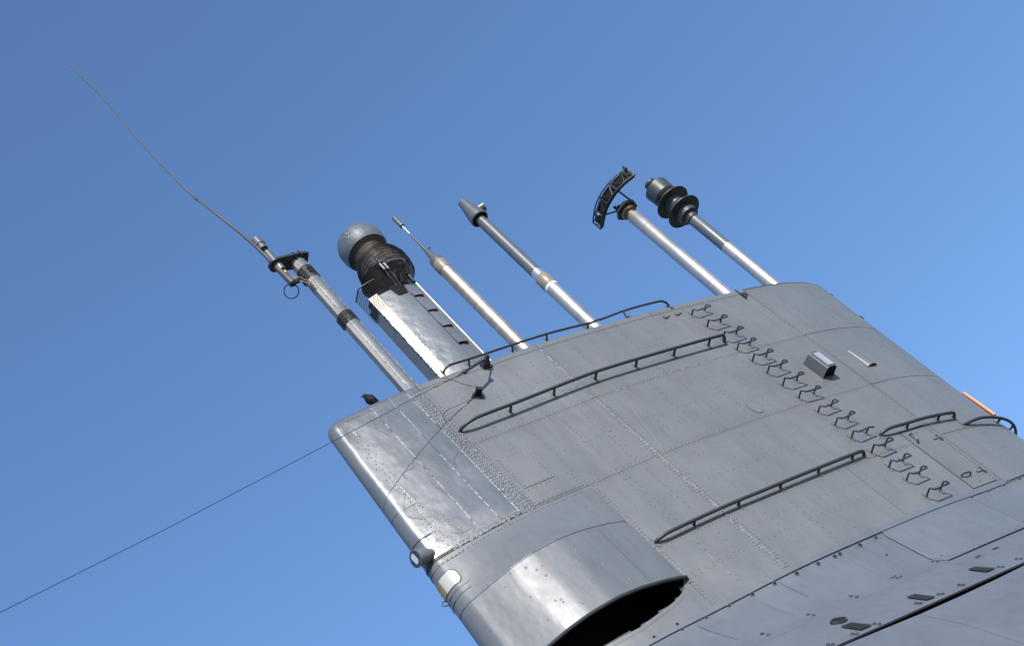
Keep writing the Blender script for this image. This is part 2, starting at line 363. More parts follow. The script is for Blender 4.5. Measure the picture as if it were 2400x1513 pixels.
# rounded access cover
ac = MB(); cxz = [(7.33, 2.72), (7.31, 2.88), (7.36, 2.935), (7.46, 2.94), (7.505, 2.89), (7.51, 2.70), (7.45, 2.65), (7.36, 2.665)]
ring = smooth_path([np.array([x, 0, z]) for x, z in cxz + cxz[:1]], 2)[:-1]
ac.grid([[P3(p[0], p[2], .0)[0] for p in ring], [P3(p[0], p[2], .009)[0] for p in ring]], closev=True)
ac.f.append(tuple(range(len(ring), 2 * len(ring)))); ac.build('access_cover', 'paint', sail, smooth=30)
# glossy left corner: tall narrow sheets between the tip and the rivet band
S1, S2, S3 = 2.235, 2.65, 2.945
ZL = ZB - .0
plate(S1, S2, ZB + .02, 5.36, 'gloss', nz=40, nx=8, name='dented_plate'); plate(S2, S3, ZB + .02, 5.43, 'gloss', nz=40, nx=6, name='dented_plate')
plate(S3, V0, ZB + .02, 5.43, 'gloss', nz=40, nx=6, name='dented_plate')
def tipplate(z0, z1, x1_, name='tip_plate', m='gloss', f=None, off=.0):
    rows = []
    zz = np.linspace(z0 + .005, z1 - .005, max(4, int((z1 - z0) / .08)))
    if z1 > H - .01: zz = np.concatenate([zz[zz < H - CR], H - CR + CR * np.sin(np.linspace(0, math.pi / 2 - .03, 12))])
    for z in zz:
        xa, xb = map(float, ext(z)); xe = x1_; r = []
        ts = np.concatenate([-.117 * (1 - np.cos(np.linspace(math.pi / 2, 0, 7))), .117 * (1 - np.cos(np.linspace(0, math.pi / 2, 10)))[1:], np.linspace(.16, max(xe - xa, .2), 6)])
        for t in ts:
            x = xa + abs(t); y = (-float(hb(x, z)) if f is None else f(x, z)) * (1 if t >= 0 else -1)
            r.append((x - off * (1 - min(abs(t) / .1, 1)), y - off if t > 0.05 else y, z))
        rows.append(r)
    if z1 > H - .01: rows.append([(x + .05, y * .5, H + .012) for x, y, z in rows[-1]])
    return MB().grid(rows).build(name, m, sail, flip=False)
tipplate(3.53, H, S1); tipplate(ZB + .02, 3.53, S1)
rows = []
for z in np.concatenate([[5.43], H - FIL + FIL * np.sin(np.linspace(.0, math.pi / 2, 8))]):
    rows.append([(x, -float(hb(x, min(z, H - 1e-4))), z) for x in np.linspace(S1 + .003, V0, 12)])
rows.append([(x, y * .5, H + .012) for x, y, z in rows[-1]])
MB().grid(rows).build('edge_plate', 'gloss', sail, flip=False)
plate(S1, S2, 5.36, 5.432, 'gloss', name='dented_plate', nx=6, nz=3, gap=.002)
plate(V0, V0b, ZB, ZTOPS, 'gloss', name='lap_strap', gap=.003, nz=60, off=.005)
band(V0, V0b, 'lap_strap', 'gloss')
# far side, one part
rows = []
for z in np.linspace(0, H - FIL, 20):
    xa, xb = map(float, ext(z)); rows.append([(x, float(hb(x, z)), z) for x in np.linspace(xa + .1, V2 + .3, 50)])
MB().grid(rows).build('far_side_plating', 'paint', sail, flip=True)

# rivets
rv = MB(); rvb = MB()
def riv(x, z, r=.011, f=None, off=.0):
    p, n = P3(x, z, off, f); (rvb if off == .006 else rv).dome(p, n, r * 1.12, r * .92)
def rowx(z, xa, xb, step, r=.0105, jit=.004, f=None, off=.0):
    for x in np.arange(xa, xb, step): riv(x + rng.normal(0, jit), (z(x) if callable(z) else z) + rng.normal(0, jit * .6), r, f, off)
def rowz(x, za, zb, step, r=.0105, jit=.004, f=None, off=.0):
    for z in np.arange(za, zb, step): riv(x + rng.normal(0, jit * .6), z + rng.normal(0, jit), r, f, off)
NX = 11.3
for z in (ZA, ZB, ZC): 
    x0_ = V0b + .05 if z > 2.5 else VE + .05
    rowx(z + .035, x0_, NX, .062, .0095); rowx(z - .035, x0_, NX, .062, .0095); rowx(z + .075, x0_ + .03, 8.6, .10, .008)
rowx(ZTOPS + .028, V0b + .05, NX, .055, .0085); rowx(ZTOPS - .028, V0b + .05, NX, .055, .0085)
for x in (V1,):
    for k in (-.05, -.022, .022, .05): rowz(x + k, .06, 5.35, .055, .0095)
for k in (-.04, .04): rowz(V2 + k, .06, 5.35, .075, .009)
for k in (.03, .06): rowz(VE + k, .06, 2.5, .06, .0095)
# interior frames: sparse rows
xs_f = [3.78, 4.28, 4.78, 5.12, 5.90, 6.35, 6.80, 7.22, 7.66, 8.08, 8.62, 9.05, 9.40, 10.1, 10.7, 11.1]
for x in xs_f:
    lo = .08 if x > 4.4 else 2.66
    for za, zb in ((lo, ZC - .1), (ZC + .1, ZB - .1), (ZB + .1, ZA - .1), (ZA + .12, ZTOPS - .05)):
        if zb <= za: continue
        if 9.0 < x < 9.45 and za < 1.5: continue
        if rng.random() < .12: continue
        rowz(x + rng.normal(0, .01), za, zb, .125 if rng.random() < .75 else .085, .0092, .006)
        if rng.random() < .25: rowz(x + .05, za + .05, zb, .12, .0092, .006)
for z, xa, xb in ((.60, 4.4, 7.6), (1.85, 4.4, 9.5), (3.30, 4.3, 9.5), (4.70, 3.6, 9.5), (4.35, 3.5, 5.4), (3.02, 5.5, 8.0), (.86, 5.5, 9.0), (2.25, 9.7, 11.2), (4.70, 9.8, 11.3), (3.4, 9.8, 11.2), (.8, 9.7, 10.9)):
    rowx(z, xa, xb, .11, .0088)
    if rng.random() < .4: rowx(z - .05, xa, xb, .11, .0088)
# dense strap
for k in (.02, .05, .095, .14, .165): rowz(V0 + k, ZB, 5.34, .062, .0125, .012, off=.006)
for k in (.20, .235): rowz(V0 + k, ZB + .05, 5.3, .06, .0095, .004)
for k in (-.02, .02): rowx(ZB + k, 2.3, VE, .07, .0105, .008)
rowx(ZB - .07, 1.95, VE, .06, .011, .008, f=ybl); rowx(ZB + .06, 2.3, V0, .055, .011, .02)
for x, s_ in ((S1 - .04, .09), (S1 + .03, .2), (S1 - .09, .25)): rowz(x, 2.6, 5.4, s_, .010, .015)
for x0_, x1_, z0, z1 in ((3.50, 3.98, 2.93, 3.60), (3.42, 4.22, 2.6, 2.915)):
    for z in (z0 + .03, z1 - .03): rowx(z, x0_ + .03, x1_, .07, .009, off=.008)
    for x in (x0_ + .03, x1_ - .03): rowz(x, z0 + .04, z1, .07, .010, off=.008)
for p in ring[::2]: riv(p[0] * .93 + 7.41 * .07, p[2] * .86 + 2.80 * .14, .009, off=.009)
for z in np.arange(.12, 1.4, .11): riv(9.49, z, .008, off=.006); riv(9.58, z, .008)
rv.build('rivet_heads', 'rivet', sail, smooth=60, flip=False, kind='stuff'); rvb.build('strap_rivets', 'weld', sail, smooth=60, flip=False, kind='stuff')
# lumpy welds on the left corner
wd = MB()
def weld(pts, r=.013, amp=.7, f=None, dens=.018, skip=.05, flat=.6):
    path = []; rs = []
    pts = [np.array(p, float) for p in pts]
    L = [0]; 
    for a, b in zip(pts[:-1], pts[1:]): L.append(L[-1] + np.linalg.norm(b - a))
    k = rng.normal(0, 1, 4)
    for s_ in np.arange(0, L[-1], dens):
        i = min(np.searchsorted(L, s_, 'right') - 1, len(pts) - 2); t = (s_ - L[i]) / (L[i+1] - L[i] + 1e-9); q = pts[i] * (1 - t) + pts[i+1] * t
        x, z = q + rng.normal(0, r * .28, 2); 
        if rng.random() < skip:
            if len(path) > 2: wd.tube(path, rs, 6)
            path = []; rs = []; continue
        rr = r * (1 - amp / 2 + amp * rng.random()); p, n = P3(x, z, -rr * flat, f); path.append(p); rs.append(rr)
    if len(path) > 2: wd.tube(path, rs, 6)
for xx, za_, zb_ in ((S1, 5.36, 2.6), (S2, 5.42, 2.68), (S3, 5.44, 4.5), (S3, 4.1, 2.7)):
    weld([(xx, za_), (xx, zb_)], .0065, 1.3, skip=.10); weld([(xx + .006, za_), (xx + .006, zb_)], .005, 1.4, skip=.35, dens=.03)
    for _ in range(int((za_ - zb_) * 16)):
        p, n = P3(xx + rng.normal(0, .022), rng.uniform(zb_, za_)); r_ = rng.uniform(.004, .010); wd.dome(p, n, r_, r_ * .6)
weld([(V0 - .0, 5.4), (V0, 2.6)], .007, 1.2); weld([(V0 + .03, 5.3), (V0 + .05, 2.6)], .010, 1, skip=.3)
weld([(1.99, 3.53), (S1 + .05, 3.55)], .009); weld([(S2, 2.67), (S3, 2.68)], .007, .3); weld([(2.3, ZB + .03), (V0, ZB + .03)], .011, 1.2, skip=.2)
def blob(n, x0_, x1_, z0, z1, r0, r1, f=None):
    for _ in range(n):
        x, z = rng.uniform(x0_, x1_), rng.uniform(z0, z1); r = rng.uniform(r0, r1)
        p, n_ = P3(x, z, 0, f); wd.dome(p, n_, r, r * rng.uniform(.3, .7), 6)
blob(170, S1 - .12, S1 + .22, 2.6, 3.5, .006, .016); blob(110, 2.2, 2.6, ZB - .05, 2.75, .005, .014); blob(140, V0 + .0, V0b - .02, ZB, 5.3, .006, .014)
blob(60, 2.0, 3.2, 2.6, 5.3, .003, .007); blob(70, 2.6, 3.3, ZB, ZB + .1, .005, .013)
sl_ = MB(); _w = wd; wd = sl_
weld([(V1, 5.35), (V1, .05)], .012, 1.2, skip=.12, flat=.85); weld([(V1 - .03, 5.3), (V1 - .03, .1)], .007, 1.2, skip=.4, flat=.8); weld([(VE + .045, .5), (VE + .045, 1.2)], .012, 1.2, skip=.2, flat=.8); weld([(VE + .045, 1.3), (VE + .045, 2.5)], .007, 1.2, skip=.3, flat=.8)
weld([(4.78, .3), (4.78, 1.1)], .006, 1.2, skip=.4, flat=.8); weld([(V1 + .3, ZA + .002), (8.4, ZA + .002)], .005, 1.2, skip=.4, flat=.8)
wd = _w; sl_.build('sealant_smears', 'sealant', sail, smooth=70, flip=False, kind='stuff')
wd.build('weld_beads', 'weld', sail, smooth=70, flip=False, kind='stuff')
# thin cracks and drips in the filler
ck = MB()
def crack(pix, r=.0035, f=None):
    P = [np.array(on(*p, f)) for p in pix if on(*p, f)]; path = [P3(q[0], q[1], .0005, f)[0] for q in P]; ck.tube(smooth_path(path, 1), r, 5)
crack([(864, 968), (868, 985), (880, 993), (880, 1003), (898, 1012), (914, 1022)]); crack([(968, 1084), (972, 1090), (966, 1098), (950, 1104), (945, 1110), (948, 1118), (955, 1122)])
crack([(1075, 1060), (1066, 1070), (1064, 1080), (1070, 1092)]); crack([(952, 1150), (950, 1162), (946, 1178), (948, 1204), (960, 1212), (990, 1216)]); crack([(1058, 1245), (1064, 1250), (1078, 1248), (1096, 1244), (1104, 1238)]); crack([(1010, 1128), (1020, 1140), (1034, 1146), (1048, 1154)])
scr = MB(); _c = ck; ck = scr
crack([(1150, 880), (1200, 930), (1250, 980)], .002); crack([(1152, 878), (1215, 925), (1270, 975), (1390, 1062)], .002); crack([(1480, 955), (1560, 1060), (1640, 1150)], .0018); crack([(1440, 940), (1520, 1020), (1600, 1110)], .0016)
crack([(1265, 1295), (1298, 1325), (1330, 1370), (1395, 1420)], .002, ybl); crack([(1168, 1362), (1210, 1410), (1272, 1485)], .0028, ybl); crack([(1182, 1365), (1240, 1430), (1300, 1492)], .002, ybl); crack([(1110, 1318), (1140, 1338), (1163, 1352)], .0025, ybl); crack([(1275, 1290), (1320, 1330), (1370, 1372)], .0016, ybl)
ck = _c; scr.build('pale_scratches', 'sealant', sail, smooth=0, flip=False, kind='stuff')
for px, py in ((903, 962), (1007, 1072), (1115, 1188)):
    x, z = on(px, py)
    for i in range(4):
        for j in range(4):
            if (i + j) % 4 == 3 and i: continue
            p, n = P3(x + i * .03 - .045, z + j * .03 - .045, .0008); ck.dome(p, n, .006, .001, 6)
ck.build('filler_cracks', 'seam', sail, smooth=0, flip=False, kind='stuff')
# ---- scoop fairing
def scoop_rows(dy, zlist, x1_=VE + .002):
    rows = []
    for z in zlist:
        xa = float(ext(z)[0]); r = []
        xs = np.concatenate([xa + .117 * (1 - np.cos(np.linspace(0, math.pi / 2, 8))), np.linspace(xa + .17, x1_, 44)])
        for x in xs: r.append((x, float(ybl(x, z)) + dy, z))
        far = [(x, float(hb(x, z)), z) for x in xs[:8]][::-1][:-1]
        rows.append([(x - .004, y, z) for x, y, z in far] + r)
    return rows
zu = np.linspace(ZCR + .006, ZT + .02, 22); zlw = np.linspace(ZR, ZCR - .006, 20)
sc = MB().grid(scoop_rows(0, zu)).build('scoop_shoulder', 'fair', sail, flip=False)
sc2 = MB().grid(scoop_rows(0, zlw)).build('scoop_cowl', 'fair', sail, flip=False)
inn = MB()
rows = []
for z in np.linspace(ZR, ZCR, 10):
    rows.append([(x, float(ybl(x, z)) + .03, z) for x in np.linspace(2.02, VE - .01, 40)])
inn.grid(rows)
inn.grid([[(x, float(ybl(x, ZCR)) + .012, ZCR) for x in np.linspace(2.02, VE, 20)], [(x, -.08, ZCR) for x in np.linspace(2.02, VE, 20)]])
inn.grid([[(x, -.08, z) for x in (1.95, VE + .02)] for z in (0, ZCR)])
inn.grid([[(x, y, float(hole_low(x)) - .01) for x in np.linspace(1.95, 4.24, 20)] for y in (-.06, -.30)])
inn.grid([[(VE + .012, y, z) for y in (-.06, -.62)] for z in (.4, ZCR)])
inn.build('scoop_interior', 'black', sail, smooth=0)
rim = MB()
pr = [(x, float(ybl(x, ZR)) - .004, ZR) for x in np.linspace(1.98, 4.235, 40)]
rim.tube(pr, .021, 8); rim.build('scoop_rim', 'fair', sail)
bar = MB(); q = [np.array((x, float(ybl(x, ZR)) - .035, ZR - .02)) for x in np.linspace(2.0, 4.20, 40)]
q += [P3(4.26, ZR - .02, .045)[0], P3(4.275, ZR - .045, .01)[0]]; bar.tube(q, .023, 8); bar.build('scoop_guard_bar', 'rail', sail)
fo = MB(); p, n, t, u = frame(4.28, ZR - .05); fo.boxf(p + n * .006, t, n, u, .05, .012, .10); fo.build('foot_plate', 'rust', sail)
# sail wall below the opening
plate(1.98, VE, -.02, lambda x: float(hole_low(x)), 'paint', nx=20, nz=4, name='plate', off=.002)
b = MB()
for (xa, xb) in ((2.9, 4.1),):
    b.grid([[P3(x, float(hole_low(x)) - dz, .006)[0] for x in np.linspace(xa, xb, 10)] for dz in (.02, .06)])
b.build('lower_lip_strip', 'strip', sail, flip=False)
tipplate(-.02, ZR, 2.0, 'tip_plate', 'fair')
# scoop dents, crease flange, seam and rivets
sv = MB()
for x in np.arange(1.95, 4.2, .075):
    p, n = P3(x, ZCR + .03, 0, ybl); sv.dome(p, n, .008, .005)
for z in np.arange(ZR + .08, ZCR, .09): p, n = P3(3.78, z, 0, ybl); sv.dome(p, n, .008, .005)
for z in np.arange(ZR + .08, ZCR - .05, .11): p, n = P3(4.02, z, 0, ybl); sv.dome(p, n, .008, .005)
for _ in range(26):
    p, n = P3(rng.uniform(2.2, 3.6), rng.uniform(.75, 1.7), 0, ybl); sv.dome(p, n, rng.uniform(.012, .022), rng.uniform(.002, .005), 8)
sv.build('rivet_heads', 'fair', sc2, smooth=60, flip=False, kind='stuff')
sm = MB(); path = [P3(3.73, z, .0005, ybl)[0] for z in np.linspace(ZR + .06, ZCR - .03, 14)]; sm.tube(path, .004, 5); sm.build('seam', 'seam', sc2)
fl = MB(); fl.tube([(x, float(ybl(x, ZCR)) - .001, ZCR) for x in np.linspace(1.87, VE - .01, 60)], .008, 6); fl.build('crease_flange', 'fair', sc)
# lap lines around the tip, above the crease
def tipline(z, x1_, r=.005, name='lap_seam', dz=0., m='seam'):
    xa = float(ext(z)[0]); path = []
    for ph in np.linspace(-.9, math.pi / 2, 12):
        x = xa + .117 * (1 - math.cos(ph)); y = float(ybl(x, z)) * (1 if ph >= 0 else -1); path.append((x - (.004 if abs(ph) < .5 else 0), y - (.001 if ph > 0 else -.001), z))
    for x in np.linspace(xa + .14, x1_, 8): path.append((x, float(ybl(x, z + dz * (x - xa))) - .001, z + dz * (x - xa)))
    return MB().tube(path, r, 5).build(name, m, sail)
tipline(2.98, 2.14); tipline(2.60, 2.24); tipline(2.47, 2.3, .004); tipline(2.02, 2.09, .004); tipline(1.93, 2.06)
# window at the tip: milky pane, rounded at its inner end
def win(x_end, z0, z1, name, m, off, x_start=None, ph0=-.8):
    rows = []
    for t in np.linspace(0, 1, 12):
        z = z0 * (1 - t) + z1 * t; xa = float(ext(z)[0]); e = x_end - .05 * (abs(2 * t - 1)**4)
        r = []
        if x_start is None:
            for ph in np.linspace(ph0, math.pi / 2, 10):
                x = xa + .117 * (1 - math.cos(ph)); y = float(ybl(x, z)) * (1 if ph >= 0 else -1); r.append((x - off * max(0, math.cos(ph)), y - off * math.sin(ph), z))
        for x in np.linspace(x_start or xa + .13, e, 8): r.append((x, float(ybl(x, z)) - off, z))
        rows.append(r)
    return MB().grid(rows).build(name, m, sail, flip=False)
win(2.062, 2.085, 2.345, 'window_frame', 'seam', .003)
pane = win(2.045, 2.10, 2.33, 'window_pane', 'cream', .006)
rows = []
for z in np.linspace(2.10, 2.33, 6):
    xa = float(ext(z)[0]); rows.append([(xa + .117 * (1 - math.cos(ph)) - .008 * math.cos(ph), float(ybl(xa + .117 * (1 - math.cos(ph)), z)) * (1 if ph >= 0 else -1) - .008 * math.sin(ph), z) for ph in np.linspace(-.8, .35, 8)])
MB().grid(rows).build('window_edge', 'amber', sail, flip=False)
# ------------------------------------------------------------------ lamp on the trailing edge
c = aty(975, 1308, -.17); lamp = thing('stern_lamp', 'round lamp with white lens set in the left edge of the sail', 'lamp', c)
d = np.array([-.95, -.12, -.08]); d /= np.linalg.norm(d); b = MB()
b.tube([c, c - d * .13, c - d * .27], [.108, .112, .06], 24); b.build('housing', 'paint', lamp, smooth=30)
b = MB(); b.tube([c + d * .012, c - d * .015], [.120, .120], 28); b.build('rim', 'tin', lamp, smooth=30)
b = MB(); b.tube([c + d * .016, c + d * .010], [.103, .103], 28); b.build('lens_surround', 'navy', lamp, smooth=30)
b = MB(); u = np.array([0, 0, 1.]); u -= d * (u @ d); u /= np.linalg.norm(u); t = np.cross(d, u)
rg = [c + d * .020 + 0.045 * math.cos(a) * t + (.036 * math.sin(a) + .040 * np.sign(math.sin(a))) * u for a in np.linspace(.001, 2 * math.pi, 25)[:-1]]
b.add(rg, [tuple(range(24))]); b.build('lens', 'lens', lamp, smooth=0)
# ring eye below it
p = aty(1048, 1412, -.05); ring_t = MB().tube([p + .055 * np.array([math.cos(a) * .9 - .3, -.2 * math.cos(a), math.sin(a) * .7]) for a in np.linspace(0, 2 * math.pi, 17)], .008, 6, cap=False)
o = ring_t.build('ring_eye', 'rail'); tag(o, 'small wire ring hanging from the left edge below the pale window', 'ring')

# ------------------------------------------------------------------ hull below the sail
hull = thing('submarine_hull', 'blue grey submarine hull casing below the sail, with round drain holes and grilles', 'submarine hull', (6.5, -1.5, -2))
# body under the plates
LOW = [(-1.88, 1.11), (-1.885, .55), (-1.985, .55), (-1.99, 1.16), (-2.5, 1.50), (-3.4, 1.98), (-4.4, 2.30), (-5.6, 2.40), (-7.0, 2.15), (-8.4, 1.35), (-9.4, .1), (-9.75, -.7)]
def hullbody():
    xs = np.concatenate([[-26, -24, -18, -12, -6, -2], np.arange(0, 14.01, .5), [18, 24, 32, 38, 41]])
    rows = []
    for x in xs:
        k = 1 if -18 <= x <= 32 else (.75 if x in (-24, 38) else .3)
        r = [(x, 0, 0.0 - .03)] + [(x, float(ycas(x, z)) * k + .014, z) for z in (-.03, -.13, -.38, -.8, -.88, -1.13, -1.53, -1.86)]
        r += [(x, (-1.0 - o_ + .02) * k, z if z > -2 else -5 + (z + 5) * k) for z, o_ in LOW]
        rows.append(r + [(a, -b_, c_) for a, b_, c_ in r[::-1]])
    return rows
hb_rows = hullbody()
MB().grid(hb_rows).build('hull_body', 'strip', hull, smooth=30)
# slot between casing and hull: its shade painted as a black sheet
MB().grid([[(x, -1.60, z) for x in np.linspace(-2, 16, 10)] for z in (-1.882, -1.99)]).build('slot', 'black', hull, flip=False)
def cplate(xl, xh, zl, zh, **k): return plate(xl, xh, zl, zh, 'strip', f=lambda x, z: float(ycas(x, z)), parent=hull, name='casing_plate', **{**dict(gap=.0015), **k})
xe = [(-1, 3.1), (3.1, 4.75), (4.75, 6.23), (6.23, 7.04)]
cplate(0.5, 3.1, -1.10, -.059, nz=12); cplate(3.1, 4.75, -1.10, -.059, nz=12); cplate(4.75, 6.23, -1.10, -.059, nz=12)
cplate(6.23, 7.04, -1.10, -.059, nz=12); cplate(7.04, 8.83, -1.06, -.059, nz=12, off=.012); cplate(8.83, 10.6, -1.06, -.059, nz=12, off=.006); cplate(10.6, 14, -1.06, -.059, nz=12)
cplate(0.5, 4.10, -1.87, -1.10, nz=8, gap=.001); cplate(4.10, 6.9, -1.87, -1.10, nz=8, gap=.001); cplate(6.9, 8.83, -1.87, -1.10, nz=8, gap=.002); cplate(8.83, 14, -1.87, -1.06, nz=8, gap=.002)
def ylow(x, z): return -1.0 - float(np.interp(-z, [-q[0] for q in LOW[3:]], [q[1] for q in LOW[3:]]))
MB().grid([[(x, y, -1.884) for x in np.linspace(-2, 16, 4)] for y in (-2.09, -1.6)]).build('slot', 'black', hull, flip=False); MB().grid([[(x, y, -1.984) for x in np.linspace(-2, 16, 4)] for y in (-2.16, -1.6)]).build('slot', 'black', hull, flip=False)  # roof and floor of the slot blackened to paint its shade
for xa, xb in ((-1, 2.4), (2.4, 5.2), (5.2, 8.6), (8.6, 12)):
    plate(xa, xb, -3.3, lambda x: -1.887 - float(np.interp(x, [2, 4, 5.5, 6.5, 8, 10], [.035, .045, .085, .07, .03, .02])), 'strip', f=ylow, parent=hull, name='hull_plate', nz=10, nx=6)
# edge flange (strip) where sail meets casing
fl = MB(); rows = []
for x in np.linspace(2.3, 9.75, 60):
    y = -float(hb(x, 0.)); rows.append([(x, y + .005, .035), (x, y - .012, .033), (x, y - .020, -.052), (x, y - .008, -.056)])
for x in np.linspace(9.85, 14, 12): y = -float(hb(9.75, 0.)) ; rows.append([(x, y + .005, .035), (x, y - .012, .033), (x, y - .020, -.052), (x, y - .008, -.056)])
fl.grid(rows); fl.build('edge_flange', 'strip', hull, flip=False, smooth=30)
b = MB(); b.grid([[(x, float(ycas(x, -.062)) + .006, z) for x in np.linspace(1, 14, 60)] for z in (-.058, -.068)]); None
dk = MB(); dk.grid([[(x, y, -.03) for x in (9.6, 14)] for y in (-1.05, 1.05)]); dk.build('deck_edge', 'strip', hull, flip=False)
# drain holes
HOLES = [(1533, 1493, .8), (1539, 1498, 1), (1587, 1463, .8), (1597, 1471, .9), (1653, 1444, 1), (1708, 1418, .8), (1763, 1392, 1), (1815, 1367, 1), (1867, 1344, 1), (1917, 1321, 1), (1956, 1304, 1), (1968, 1298, 1), (2015, 1277, 1), (2052, 1260, .8), (2276, 1166, .7), (2314, 1150, .8), (2352, 1137, .7), (2389, 1122, .7),
         (1894, 1441, .8), (1907, 1442, .9), (1995, 1398, .9), (2009, 1399, .9), (2092, 1355, .7), (2104, 1355, .7), (2098, 1351, .5), (2112, 1351, .5), (1787, 1486, 1), (1801, 1488, .9), (2186, 1316, .7), (2198, 1317, .7), (2330, 1287, .8), (2337, 1284, .8), (2290, 1306, .8), (2296, 1303, .7), (2148, 1414, .8), (2158, 1414, .8), (2200, 1393, .8), (2210, 1392, .7), (2248, 1371, .8), (2258, 1371, .8), (2340, 1329, .7), (2350, 1329, .7), (1998, 1486, .8), (2008, 1486, .8), (2050, 1462, .8), (2062, 1463, .8), (2382, 1310, .7), (2393, 1310, .7), (1941, 1511, .8), (1952, 1511, .8), (2078, 1300, .5), (2206, 1303, .4)]
for px, py, s_ in HOLES:
    q = on(px, py, lambda x, z: ycas(x, z))
    if q is None: continue
    x, z = q; p, n, t, u = frame(x, z, lambda a, b_: float(ycas(a, b_))); b = MB(); R0 = .024 * s_
    p = p + n * .0
    n0 = 12
    ra = [p + n * .0165 + R0 * 1.25 * (math.cos(a) * t + math.sin(a) * u) for a in np.linspace(0, 2*math.pi, n0 + 1)[:-1]]
    rb = [p + n * .0165 + R0 * (math.cos(a) * t + math.sin(a) * u) for a in np.linspace(0, 2*math.pi, n0 + 1)[:-1]]
    rc = [p + n * .002 + R0 * .95 * (math.cos(a) * t + math.sin(a) * u) for a in np.linspace(0, 2*math.pi, n0 + 1)[:-1]]
    r0 = [p + n * .001 + R0 * 1.3 * (math.cos(a) * t + math.sin(a) * u) for a in np.linspace(0, 2*math.pi, n0 + 1)[:-1]]
    b.grid([r0, ra, rb], closev=True); ho = b.build('drain_hole', 'strip', hull, smooth=40)
    b = MB(); b.add(rb + rc + [p + n * .013], [(i, (i+1) % n0, n0 + (i+1) % n0, n0 + i) for i in range(n0)]); 
    b.v = []; b.f = []; b.add([q_ - n * .002 for q_ in rb], [tuple(range(n0))]); b.build('hole', 'black', ho, smooth=0, flip=False)
# grilles
def grille(pix):
    cs = [np.array(on(*p, lambda x, z: ycas(x, z))) for p in pix]; fz = lambda a, b_: float(ycas(a, b_))
    gr = MB(); gr.grid([[P3(*(cs[0]*(1-s_)+cs[1]*s_), .015, fz)[0] for s_ in (0, .5, 1)], [P3(*((cs[0]+cs[3])*.5*(1-s_)+(cs[1]+cs[2])*.5*s_), .015, fz)[0] for s_ in (0, .5, 1)], [P3(*(cs[3]*(1-s_)+cs[2]*s_), .015, fz)[0] for s_ in (0, .5, 1)]])
    g0 = gr.build('vent_grille', 'black', hull, flip=False, smooth=0); wb = MB()
    for i in range(8):
        s_ = i / 7; wb.tube([P3(*(cs[0]*(1-s_)+cs[1]*s_)*1.0, .016, fz)[0], P3(*(cs[3]*(1-s_)+cs[2]*s_), .016, fz)[0]], .0036, 4)
    for j in range(5):
        s_ = j / 4; a = cs[0]*(1-s_)+cs[3]*s_; c_ = cs[1]*(1-s_)+cs[2]*s_; wb.tube([P3(*(a*1.03-c_*.03), .017, fz)[0], P3(*(c_*1.03-a*.03), .017, fz)[0]], .0036, 4)
    wb.build('wire_mesh', 'rail', g0, flip=False, smooth=0)
grille([(2270, 1336), (2285, 1330), (2333, 1333), (2313, 1341)]); grille([(2126, 1401), (2145, 1394), (2193, 1400), (2172, 1407)]); grille([(1972, 1470), (1995, 1461), (2044, 1466), (2018, 1477)])
q = on(1966, 1456, lambda x, z: ycas(x, z)); p, n, t, u = frame(*q, lambda a, b_: float(ycas(a, b_)))
vr = MB(); vr.grid([[p + n * h_ + r_ * (math.cos(a) * t + math.sin(a) * u * .9) for a in np.linspace(0, 2*math.pi, 25)[:-1]] for h_, r_ in ((0, .11), (.03, .10), (.03, .08), (-.01, .07))], closev=True)
vp = vr.build('vent_ring', 'rail', hull); b = MB(); b.add([p + n * .018 + .08 * (math.cos(a) * t + math.sin(a) * u * .9) for a in np.linspace(0, 2*math.pi, 25)[:-1]], [tuple(range(24))]); b.build('hole', 'black', vp, smooth=0, flip=False)
# weld lines on the casing panels
wl = MB(); fz = lambda a, b_: float(ycas(a, b_))
def cline(pts, r=.006, n=14):
    for a, c_ in zip(pts[:-1], pts[1:]): wl.tube([P3(*(np.array(a)*(1-t)+np.array(c_)*t), .012, fz)[0] for t in np.linspace(0, 1, n)], r, 5)
cline([(7.04, -.1), (7.04, -.84), (7.5, -1.06), (10.4, -1.06)], .008); cline([(8.83, -.1), (8.83, -1.0)], .008); cline([(3.9, -.1), (3.9, -.7)], .003); cline([(5.2, -.1), (5.2, -.55)], .003)
wl.build('panel_welds', 'strip', hull, flip=False, kind='stuff')
cr = MB()
for z in np.arange(-.16, -.8, -.1): p, n = P3(7.1, z, .012, fz); cr.dome(p, n, .008)
for x in np.arange(6.5, 14, .11): p, n = P3(x, -.13, .013, fz); cr.dome(p, n, .008)
for x in np.arange(7.5, 10.4, .12): p, n = P3(x, -1.0, .012, fz); cr.dome(p, n, .007)
cr.build('rivet_heads', 'strip', hull, flip=False, kind='stuff')

